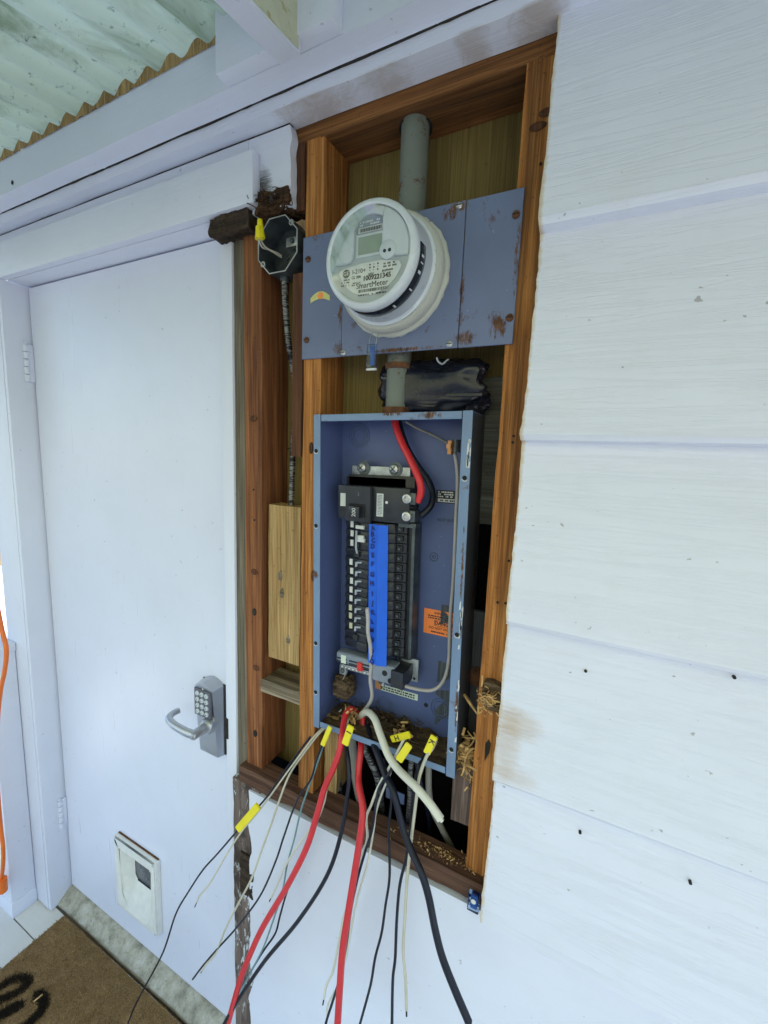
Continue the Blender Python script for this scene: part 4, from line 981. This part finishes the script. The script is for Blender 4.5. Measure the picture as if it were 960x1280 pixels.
nw = tube('neutral_wire', [(-0.3005,0.0450,1.2426),(-0.2785,0.0546,1.2375),(-0.2533,0.0642,1.2368),(-0.2367,0.0723,1.2462),(-0.2268,0.0781,1.2683),(-0.2241,0.0838,1.3000),(-0.2255,0.0850,1.3408),(-0.2270,0.0850,1.3898),(-0.2256,0.0842,1.4467),(-0.2249,0.0804,1.5030),(-0.2257,0.0765,1.5803),(-0.2260,0.0715,1.6550),(-0.2297,0.0658,1.6911),(-0.2335,0.0600,1.7095)], .0036, 'grey_w', None, 10)
tag(nw, 'thin grey white wire curving from the bottom lug up behind the right flange', 'wire')
bw = tube('loose_wire', [(-0.3720,0.0120,1.3995),(-0.3719,0.0169,1.3734),(-0.3735,0.0218,1.3464),(-0.3703,0.0281,1.3144),(-0.3718,0.0375,1.2722),(-0.3771,0.0469,1.2312),(-0.3761,0.0550,1.1914),(-0.3887,0.0625,1.1613),(-0.4116,0.0700,1.1288)], (lambda t: .0040 if t > .02 else .003), 'grey_w', None, 10)
tag(bw, 'loose grey wire standing up in front of the breakers left of the blue tape', 'wire')

# ================================================================== WIRES HANGING OUT
GW = 'cut wires hanging from the breaker box'
def wire(mat, r, pts, label, name='cut_wire', tip=None):
    o = tube(name, pts, r, mat, None, 10 if r < .004 else 16); tag(o, label, 'wire', GW)
    if tip:
        P = [Vector(p) for p in pts[-2:]]; d = (P[1] - P[0]).normalized()
        tube('bare_end', [P[1] - d * .001, P[1] + d * tip[1]], r * .6, tip[0], o, 8, straight=True)
    return o
def sleeve(o, a, b, r, letter=None, name='marker_sleeve', flat=True):
    A, B = Vector(a), Vector(b); d = (B - A).normalized(); L = (B - A).length
    vd = (Vector((0, -.68, 1.7)) - A).normalized(); s = d.cross(Vector((0, -1, 0))).normalized(); n = s.cross(d).normalized()
    if n.y > 0: n = -n; s = -s
    V = []
    for t in (0, 1):
        for (u_, w_) in ((-1, .35), (1, .35), (1, -.35), (-1, -.35)): V.append(tuple(A + d * L * t + s * r * u_ + n * r * w_))
    Fc = [(0, 1, 5, 4), (1, 2, 6, 5), (2, 3, 7, 6), (3, 0, 4, 7), (3, 2, 1, 0), (4, 5, 6, 7)]
    k_ = link(name, raw(V, Fc), 'yellow', o)
    bmx = bmesh.new(); bmx.from_mesh(k_.data); bmesh.ops.bevel(bmx, geom=list(bmx.edges), offset=r * .18, segments=2, affect='EDGES'); bmx.to_mesh(k_.data); bmx.free()
    if letter:
        cu = bpy.data.curves.new('t', 'FONT'); cu.body = letter; cu.size = r * 2.2; cu.align_x = 'CENTER'; cu.align_y = 'CENTER'; cu.extrude = .0002; cu.offset = .0002
        t_ = bpy.data.objects.new('t', cu); C.objects.link(t_); me = bpy.data.meshes.new_from_object(t_.evaluated_get(bpy.context.evaluated_depsgraph_get())); bpy.data.objects.remove(t_)
        c_ = A.lerp(B, .32) + n * (r * .35 + .0005); xd = d; yd = n.cross(xd)
        me.transform(Matrix(((xd.x, yd.x, n.x, c_.x), (xd.y, yd.y, n.y, c_.y), (xd.z, yd.z, n.z, c_.z), (0, 0, 0, 1)))); me.materials.clear()
        link('lettering', me, 'print', k_)
    return k_
o = wire('black_w', .0021, [(-0.4634,0.0700,1.1290),(-0.4803,0.0481,1.1068),(-0.5030,0.0263,1.0793),(-0.5252,0.0075,1.0405),(-0.5550,-0.0100,0.9881),(-0.5939,-0.0256,0.9176),(-0.6294,-0.0388,0.8674),(-0.6559,-0.0519,0.8268),(-0.7041,-0.0650,0.7555),(-0.7379,-0.0781,0.7072),(-0.7782,-0.0875,0.6348),(-0.8157,-0.0963,0.5588),(-0.8544,-0.1025,0.4411),(-0.8931,-0.1069,0.3550),(-0.9261,-0.1113,0.2877),(-0.9726,-0.1156,0.1903),(-0.9981,-0.1200,0.1242)], 'longest thin black wire, yellow sleeve beside the stud, reaching down to the door mat')
sleeve(o, (-0.5689,-0.0750,0.9509), (-0.6241,-0.0800,0.8711), .0078)
wire('cream_w', .0019, [(-0.4590,0.0700,1.1246),(-0.4739,0.0450,1.1051),(-0.4941,0.0200,1.0806),(-0.5151,-0.0000,1.0436),(-0.5422,-0.0200,0.9948),(-0.5808,-0.0350,0.9269),(-0.6065,-0.0500,0.8836),(-0.6252,-0.0650,0.8554),(-0.6540,-0.0800,0.7997),(-0.6821,-0.0850,0.7420),(-0.7058,-0.0900,0.6959),(-0.7300,-0.0950,0.6594),(-0.7352,-0.1000,0.6422)], 'thin cream wire with dark tip paired with the longest black wire', tip=('black_w', .012))
wire('cream_w', .0023, [(-0.4693,0.0700,1.1095),(-0.4730,0.0469,1.1004),(-0.4884,0.0238,1.0822),(-0.5163,0.0046,1.0342),(-0.5362,-0.0138,0.9928),(-0.5496,-0.0292,0.9402),(-0.5576,-0.0431,0.8948),(-0.5813,-0.0546,0.8115),(-0.6010,-0.0638,0.7425),(-0.6352,-0.0715,0.6639),(-0.6694,-0.0762,0.5835),(-0.6972,-0.0808,0.5041),(-0.7254,-0.0854,0.4590),(-0.7343,-0.0900,0.4403)], 'cream wire crossing the torn brown strip to end in front of the door', tip=('copper', .008))
o = wire('black_w', .0021, [(-0.4648,0.0700,1.1032),(-0.4666,0.0469,1.1007),(-0.4675,0.0238,1.0897),(-0.4682,0.0046,1.0679),(-0.4670,-0.0138,1.0511),(-0.4716,-0.0262,1.0154),(-0.4991,-0.0354,0.9618),(-0.5250,-0.0446,0.8726),(-0.5410,-0.0538,0.8078),(-0.5759,-0.0631,0.7126),(-0.6351,-0.0723,0.6070),(-0.6971,-0.0808,0.5110),(-0.7397,-0.0854,0.4424),(-0.7696,-0.0900,0.3900)], 'thin black wire with small yellow sleeve beside the box, ending in front of the door')
sleeve(o, (-0.4448,0.0040,1.1286), (-0.4530,-0.0120,1.0920), .0052)
wire('teal_w', .0019, [(-0.4563,0.0700,1.1041),(-0.4623,0.0469,1.0983),(-0.4655,0.0238,1.0904),(-0.4698,0.0046,1.0504),(-0.4725,-0.0138,1.0190),(-0.4956,-0.0231,0.9362),(-0.5103,-0.0277,0.8589),(-0.5238,-0.0346,0.7924),(-0.5290,-0.0438,0.7317),(-0.5492,-0.0515,0.6493),(-0.5731,-0.0562,0.5692),(-0.6046,-0.0615,0.4910),(-0.6312,-0.0708,0.4236),(-0.6480,-0.0800,0.3758)], 'thin blue green wire hanging behind the left thick red cable')
wire('white_w', .0023, [(-0.4240,0.0600,1.1304),(-0.4243,0.0408,1.1265),(-0.4198,0.0215,1.1084),(-0.4172,0.0054,1.0995),(-0.4245,-0.0062,1.0680),(-0.4317,-0.0177,1.0332),(-0.4332,-0.0231,1.0054),(-0.4359,-0.0269,0.9796),(-0.4464,-0.0308,0.9426),(-0.4555,-0.0346,0.9265),(-0.4828,-0.0385,0.8765),(-0.5176,-0.0423,0.8091),(-0.5406,-0.0462,0.7459),(-0.5554,-0.0500,0.7065)], 'short white wire with dark tip under the I sleeve', tip=('black_w', .012))
o = wire('red_w', .0064, [(-0.4176,0.0700,1.1268),(-0.4250,0.0540,1.1467),(-0.4287,0.0373,1.1419),(-0.4210,0.0160,1.1297),(-0.4127,-0.0027,1.1190),(-0.4109,-0.0133,1.0944),(-0.4184,-0.0240,1.0596),(-0.4296,-0.0347,1.0232),(-0.4404,-0.0453,0.9632),(-0.4572,-0.0560,0.8884),(-0.4973,-0.0667,0.7855),(-0.5536,-0.0773,0.6635),(-0.5857,-0.0880,0.5742),(-0.6019,-0.0987,0.5147),(-0.6295,-0.1093,0.3907),(-0.6259,-0.1200,0.3734)], 'thick red cable swinging left towards the door')
o = wire('black_w', .0042, [(-0.4313,0.0600,1.1051),(-0.4215,0.0309,1.1019),(-0.4061,0.0064,1.0958),(-0.3874,-0.0136,1.0772),(-0.3774,-0.0282,1.0441),(-0.3838,-0.0427,0.9444),(-0.4059,-0.0573,0.8497),(-0.4650,-0.0718,0.7242),(-0.5408,-0.0864,0.5939),(-0.6051,-0.1009,0.4635),(-0.6306,-0.1127,0.4058),(-0.6435,-0.1200,0.3729)], 'medium black cable from the I sleeve swinging left behind the red cable')
sleeve(o, (-0.3839,-0.0150,1.1632), (-0.3913,-0.0250,1.1254), .0072, 'I')
wire('black_w', .0022, [(-0.4399,0.0500,1.1176),(-0.4351,0.0250,1.0782),(-0.4358,0.0000,1.0390),(-0.4494,-0.0100,0.9657),(-0.4654,-0.0200,0.8899),(-0.4986,-0.0250,0.8025),(-0.5269,-0.0300,0.7184),(-0.5385,-0.0400,0.6576),(-0.5435,-0.0500,0.6195),(-0.5741,-0.0550,0.5584),(-0.6062,-0.0600,0.4880),(-0.6320,-0.0700,0.4220),(-0.6532,-0.0800,0.3719)], 'thin black wire half hidden behind the left thick red cable')
wire('red_w', .0066, [(-0.4074,0.0800,1.1360),(-0.3994,0.0629,1.1277),(-0.3910,0.0429,1.1017),(-0.3763,0.0143,1.0946),(-0.3675,-0.0086,1.0603),(-0.3551,-0.0257,1.0448),(-0.3400,-0.0386,1.0286),(-0.3327,-0.0500,1.0088),(-0.3316,-0.0614,0.9663),(-0.3361,-0.0729,0.8882),(-0.3393,-0.0843,0.8211),(-0.3426,-0.0929,0.7556),(-0.3423,-0.0986,0.6866),(-0.3391,-0.1086,0.6137),(-0.3332,-0.1200,0.6053)], 'thick red cable hanging straight down from the middle of the box')
o = wire('black_w', .0064, [(-0.4011,0.0800,1.1285),(-0.3886,0.0615,1.1228),(-0.3678,0.0385,1.1129),(-0.3383,0.0077,1.1117),(-0.3068,-0.0138,1.0891),(-0.2790,-0.0315,1.0755),(-0.2530,-0.0438,1.0264),(-0.2290,-0.0562,1.0004),(-0.2030,-0.0685,0.9793),(-0.1853,-0.0754,0.9487),(-0.1687,-0.0815,0.9018),(-0.1514,-0.0877,0.8645),(-0.1262,-0.0938,0.8278),(-0.0977,-0.1000,0.7909)], 'thickest black cable hanging down to the right with a cut end', tip=('copper', .004))
o = wire('white_w', .0072, [(-0.4131,0.0700,1.1150),(-0.4037,0.0630,1.1336),(-0.3824,0.0480,1.1568),(-0.3543,0.0270,1.1641),(-0.3302,0.0060,1.1522),(-0.3037,-0.0100,1.1283),(-0.2764,-0.0240,1.1189),(-0.2477,-0.0380,1.1182),(-0.2287,-0.0460,1.1165),(-0.2019,-0.0515,1.1030),(-0.1792,-0.0550,1.0855)], 'thick white cable end pointing down to the right in front of the box', tip=('steel', .004))
o = wire('white_w', .0026, [(-0.2855,0.0300,1.1464),(-0.2848,0.0169,1.1464),(-0.2930,0.0037,1.1231),(-0.3039,-0.0063,1.0933),(-0.3140,-0.0150,1.0698),(-0.3201,-0.0219,1.0501),(-0.3271,-0.0263,1.0227),(-0.3343,-0.0306,0.9951),(-0.3285,-0.0350,0.9560),(-0.3370,-0.0394,0.9131),(-0.3468,-0.0438,0.8524),(-0.3573,-0.0481,0.8048),(-0.3666,-0.0525,0.7685),(-0.3751,-0.0569,0.6979),(-0.3823,-0.0612,0.6441),(-0.3941,-0.0656,0.6060),(-0.3964,-0.0700,0.5784)], 'white wire from the H sleeve ending dark left of the straight red cable', tip=('black_w', .014))
sleeve(o, (-0.3096,0.0150,1.1419), (-0.2718,0.0200,1.1628), .0066, 'H')
o = wire('black_w', .0026, [(-0.2833,0.0200,1.1244),(-0.2851,-0.0015,1.1162),(-0.2922,-0.0208,1.1035),(-0.3053,-0.0262,1.0801),(-0.3105,-0.0315,1.0652),(-0.3119,-0.0369,1.0434),(-0.3153,-0.0423,0.9882),(-0.3260,-0.0477,0.9373),(-0.3368,-0.0531,0.8801),(-0.3457,-0.0585,0.8119),(-0.3509,-0.0638,0.7334),(-0.3618,-0.0692,0.6473),(-0.3844,-0.0746,0.5438),(-0.3844,-0.0800,0.5335)], 'black wire from the plain yellow sleeve passing behind the straight red cable')
sleeve(o, (-0.2638,-0.0020,1.1597), (-0.2773,-0.0200,1.1321), .0072)
wire('white_w', .0022, [(-0.2958,0.0300,1.1095),(-0.3034,0.0118,1.0806),(-0.3137,-0.0064,1.0409),(-0.3205,-0.0173,1.0027),(-0.3197,-0.0264,0.9721),(-0.3274,-0.0327,0.8955),(-0.3438,-0.0373,0.8160),(-0.3534,-0.0418,0.7399),(-0.3600,-0.0464,0.6776),(-0.3761,-0.0509,0.5994),(-0.3955,-0.0555,0.5430),(-0.3939,-0.0600,0.5219)], 'thin white wire just right of the straight red cable')
wire('black_w', .0026, [(-0.3350,0.0400,1.0732),(-0.3181,0.0218,1.0621),(-0.3014,0.0036,1.0472),(-0.2933,-0.0073,1.0244),(-0.2918,-0.0164,0.9769),(-0.2828,-0.0227,0.8865),(-0.2864,-0.0273,0.8223),(-0.2893,-0.0336,0.7633),(-0.2966,-0.0427,0.7116),(-0.3006,-0.0509,0.6531),(-0.3181,-0.0555,0.5533),(-0.3203,-0.0600,0.5325)], 'thin black wire hanging between the straight red cable and the thickest black cable')
o = wire('black_w', .0029, [(-0.2374,0.0200,1.1386),(-0.2387,0.0036,1.1326),(-0.2407,-0.0109,1.1289),(-0.2446,-0.0164,1.0952),(-0.2444,-0.0218,1.0450),(-0.2472,-0.0273,0.9589),(-0.2563,-0.0327,0.8919),(-0.2569,-0.0382,0.8196),(-0.2539,-0.0436,0.7413),(-0.2543,-0.0491,0.6966),(-0.2491,-0.0545,0.6053),(-0.2458,-0.0600,0.5912)], 'thin black wire from the K sleeve hanging beside the cream wire')
sleeve(o, (-0.2172,0.0000,1.1918), (-0.2270,-0.0100,1.1595), .0066, 'K')
wire('cream_w', .0030, [(-0.2218,0.0300,1.1679),(-0.2192,0.0136,1.1695),(-0.2196,-0.0018,1.1665),(-0.2257,-0.0127,1.1555),(-0.2340,-0.0218,1.1168),(-0.2356,-0.0273,1.0716),(-0.2387,-0.0327,0.9954),(-0.2404,-0.0382,0.9184),(-0.2387,-0.0436,0.8369),(-0.2364,-0.0491,0.7759),(-0.2264,-0.0545,0.7234),(-0.2195,-0.0600,0.6689)], 'cream wire with black tip hanging straight down under the K sleeve', tip=('black_w', .012))

# cables entering from below
GC = 'cables rising into the box bottom'
def cab(mat, r, pts, label): return tag(tube('feed_cable', pts, r, mat, None, 14), label, 'cable', GC)
cab('bx', .0062, [(-0.4702,0.0600,1.0719),(-0.4640,0.0600,1.0049),(-0.4555,0.0633,0.9352),(-0.4535,0.0700,0.8689)], 'armoured cable rising into the box beside the pine block')
cab('greycable', .0105, [(-0.4351,0.0700,1.0978),(-0.4224,0.0625,1.0391),(-0.4108,0.0600,0.9867),(-0.3993,0.0650,0.9283),(-0.3955,0.0800,0.8772)], 'thick grey sheathed cable rising between the two red cables')
cab('bx', .0068, [(-0.4101,0.0700,1.0873),(-0.3841,0.0625,1.0442),(-0.3617,0.0600,1.0128),(-0.3538,0.0675,0.9661),(-0.3559,0.0900,0.8873)], 'armoured cable bending right behind the thickest black cable')
cab('bx', .0055, [(-0.2800,0.0600,1.0954),(-0.2829,0.0600,1.0489),(-0.2839,0.0667,0.9784),(-0.2896,0.0800,0.9072)], 'armoured cable rising behind the cream wire')
cab('greycable', .0062, [(-0.2411,0.0500,1.0908),(-0.2381,0.0500,1.0390),(-0.2308,0.0560,0.9925),(-0.2116,0.0680,0.9457),(-0.1895,0.0840,0.8919),(-0.1761,0.1000,0.8494)], 'dark grey cable slanting down to the right into the dark cavity')
cab('black_w', .0045, [(-0.2684,0.0500,1.0888),(-0.2538,0.0567,1.0271),(-0.2420,0.0733,0.9545),(-0.2437,0.1000,0.8729)], 'black cable dropping into the dark cavity under the box')
ft = (-0.3118,0.0500,0.9886); tag(box('cable_strap', (ft[0] - .02, ft[0] + .022, .05, .053, ft[2] - .012, ft[2] + .012), 'blue', None, .001), 'blue grey steel scrap behind the cables under the box', 'metal scrap')

# ================================================================== DEBRIS
tape_lump = crumple('cable_clamp_lump', (-.470, -.425, .04, .085, 1.165, 1.215), 'debris', 8.1, .02)
tag(tape_lump, 'dark lump of old tape and cable clamp in the lower left box corner', 'tape lump')
tb = tube('bare_twig', [(-0.4296,0.0400,1.2409),(-0.4448,0.0467,1.2114),(-0.4628,0.0533,1.1878),(-0.4748,0.0600,1.1617)], .0012, 'greycable', tape_lump, 6)
# dirt heap over the box floor
V = []; Fc = []; nx_, ny_ = 60, 16
for j in range(ny_ + 1):
    for i in range(nx_ + 1):
        x = -.485 + .285 * i / nx_; y = .018 + .078 * j / ny_
        h = .001 + .017 * (j / ny_) ** 1.3 * (.55 + .6 * math.exp(-((x + .36) / .06) ** 2)) + .007 * noise.noise(Vector((x * 40, y * 40, 2))) + .004 * noise.noise(Vector((x * 120, y * 120, 2)))
        V.append((x, y, 1.1155 + max(.001, h) + (x + .342) * .018))
for j in range(ny_):
    for i in range(nx_): a = j * (nx_ + 1) + i; Fc.append((a, a + 1, a + nx_ + 2, a + nx_ + 1))
dirt = link('dirt_heap', raw(V, Fc, True), 'debris'); tag(dirt, 'brown dirt and nest litter lying on the bottom of the breaker box', 'dirt', kind='stuff')
kind(shreds('litter', (-.34, .07, 1.130), (.05, .014, .008), 420, 'debris', dirt, (.006, .024), 21, .0007), 'stuff')
kind(shreds('litter', (-.30, .045, 1.130), (.010, .008, .010), 40, 'straw', dirt, (.006, .018), 22, .0018), 'stuff')
c = (-0.1609,0.0300,1.1612)
s1 = shreds('wood_shavings', (c[0] - .002, .035, c[2] - .012), (.011, .008, .016), 150, 'straw', None, (.010, .035), 23, .0015, False); tag(s1, 'nest of curled wood shavings packed between the box and the right stud', 'shavings', kind='stuff')
c = (-0.4201,0.0500,1.1319); kind(shreds('litter', (c[0], .045, c[2] + .003), (.008, .006, .010), 60, 'straw', dirt, (.005, .016), 24, .0014, False), 'stuff')
s2 = shreds('sawdust', (-.19, .024, .9350), (.05, .008, .0015), 150, 'straw', None, (.002, .008), 25, .0009); tag(s2, 'pale sawdust chips scattered on the right end of the sill plate', 'sawdust', kind='stuff')
a = tube('splinter', [(-0.1808,0.0500,1.2584),(-0.1653,0.0400,1.2495),(-0.1488,0.0300,1.2402)], (lambda t: .0035 - .0028 * abs(t - .3)), 'straw', None, 5); tag(a, 'long pale wood splinter stuck beside the box', 'splinter')
clp = thing('cable_clip', 'small blue translucent clip screwed at the lower right corner of the opening', 'clip', (-0.1198,-0.0060,0.8826))
c = (-0.1215,-0.0060,0.9068)
box('clip_body', (c[0] - .011, c[0] + .010, -.014, -.003, c[2] - .018, c[2] + .016), 'clearblue', clp, .002)
box('clip_core', (c[0] - .006, c[0] + .006, -.011, -.005, c[2] - .014, c[2] + .012), 'tag_blue', clp, .002)
disc('clip_screw', (c[0], c[2] + .006), -.0155, .0045, 'print_w', clp, 14)

# ================================================================== PORCH FLOOR THINGS
mat_ = thing('door_mat', 'brown coir door mat with dark script lettering before the door', 'door mat', (-1.2, -.2, 0))
mx0, mx1, my0, my1 = -1.548, -.78, -.46, -.009
rough_box('mat_body', (mx0, mx1, my0, my1, .001, .012), 'coir', mat_, (60, 36, 1), .0015, 40, 51)
def pile(name, pts_fn, n, mat, seed, h=(.003, .008)):
    rn = random.Random(seed); V = []; Fc = []
    for i in range(n):
        p = pts_fn(rn)
        if p is None: continue
        a = rn.uniform(0, 6.28); w = rn.uniform(.0006, .0014); hh = rn.uniform(*h); lx, ly = rn.gauss(0, .004), rn.gauss(0, .004); b = len(V)
        V += [(p[0] - w * math.cos(a), p[1] - w * math.sin(a), .011), (p[0] + w * math.cos(a), p[1] + w * math.sin(a), .011), (p[0] + lx, p[1] + ly, .011 + hh)]; Fc.append((b, b + 1, b + 2))
    o = link(name, raw(V, Fc), mat, mat_); kind(o, 'stuff'); return o
pile('fibre_pile', lambda rn: (rn.uniform(mx0, mx1), rn.uniform(my0, my1)), 60000, 'coir', 61)
strokes = [[(-1.4977,-0.2349,0.0120), (-1.4903,-0.2065,0.0120), (-1.4753,-0.1801,0.0120), (-1.4448,-0.1660,0.0120), (-1.4260,-0.1742,0.0120), (-1.4328,-0.1978,0.0120), (-1.4520,-0.2255,0.0120), (-1.4713,-0.2486,0.0120)],
           [(-1.4228,-0.2595,0.0120), (-1.4056,-0.2381,0.0120), (-1.3885,-0.2084,0.0120)],
           [(-1.3757,-0.1694,0.0120), (-1.3415,-0.1662,0.0120), (-1.3224,-0.1771,0.0120), (-1.3160,-0.1962,0.0120), (-1.3177,-0.2230,0.0120), (-1.3254,-0.2425,0.0120)]]
for i, s_ in enumerate(strokes):
    P = catmull(s_, 12)
    pile('script_stroke', lambda rn, P=P: (lambda q: (q.x + rn.gauss(0, .006), q.y + rn.gauss(0, .006)))(rn.choice(P)), 4500, 'coir_dark', 70 + i, (.006, .0105))
tw = tube('twig', [(-1.3562,-0.1856,0.0220), (-1.3529,-0.1768,0.0240), (-1.3521,-0.1648,0.0230)], .0022, 'straw', None, 6); tag(tw, 'small pale twig lying on the door mat', 'twig')
post = thing('porch_post', 'short square white post with a cap standing left of the door', 'post', (-1.745, -.05, 0))
box('shaft', (-1.80, -1.702, -.094, -.0225, 0, .985), 'white_z', post, .003)
box('base_trim', (-1.803, -1.6995, -.0965, -.022, 0, .06), 'white_z', post, .002)
box('cap', (-1.81, -1.696, -.102, -.022, .985, 1.015), 'white', post, .003)
ec = tube('extension_cord', [(-1.5338,-0.1200,1.2012),(-1.5177,-0.1200,1.1307),(-1.5028,-0.1200,1.0795),(-1.5247,-0.1200,1.0078),(-1.5620,-0.1200,0.9346),(-1.6028,-0.1200,0.8196),(-1.6412,-0.1200,0.6660),(-1.6522,-0.1200,0.5165),(-1.6549,-0.1200,0.4110),(-1.6529,-0.1200,0.3300),(-1.6757,-0.1200,0.2312),(-1.7181,-0.1200,0.1504),(-1.7647,-0.1200,0.0846)], .0060, 'orange_w', None, 12)
tag(ec, 'orange extension cord hanging beside the short white post', 'cord')
pgx = (-1.6849,-0.1200,0.1787); tube('cord_plug', [(pgx[0], -.12, pgx[2] + .02), (pgx[0] - .004, -.12, pgx[2] - .03)], .014, 'orange_w', ec, 12, straight=True)

# ================================================================== BEYOND THE CORNER
nh = thing('neighbour_house', 'sunlit cream neighbour house with a dark window beyond the door corner', 'house', (-9, 3, -.15))
box('wall', (-14, -9, -.5, 7.5, -.15, 1.75), 'cream_house', nh, 0)
box('roof', (-14.4, -8.7, -.9, 7.9, 1.751, 1.95), 'greyboard', nh, .01)
wn = box('window', (-8.999, -8.96, 2.1, 2.75, 1.25, 1.65), 'white', nh, 0); box('pane', (-8.959, -8.95, 2.15, 2.70, 1.29, 1.61), 'window_dark', wn, 0)
fn = thing('board_fence', 'cream board fence beyond the short white post', 'fence', (-4.5, 1.5, -.15))
for i in range(10): box('fence_board', (-4.6, -4.57, .3 + i * .3, .59 + i * .3, -.15, .92), 'cream_fence', fn, .003)
box('top_rail', (-4.64, -4.53, .3, 3.3, .921, .98), 'sage', fn, .004)
tbl = thing('garden_table', 'white garden table behind the short white post', 'table', (-2.9, .3, 0))
box('table_top', (-3.4, -2.2, .05, .9, .83, .87), 'white', tbl, .004)
for x in (-3.32, -2.28):
    for y in (.12, .82): box('leg', (x - .03, x + .03, y - .03, y + .03, -.15, .83), 'white_z', tbl, .003)
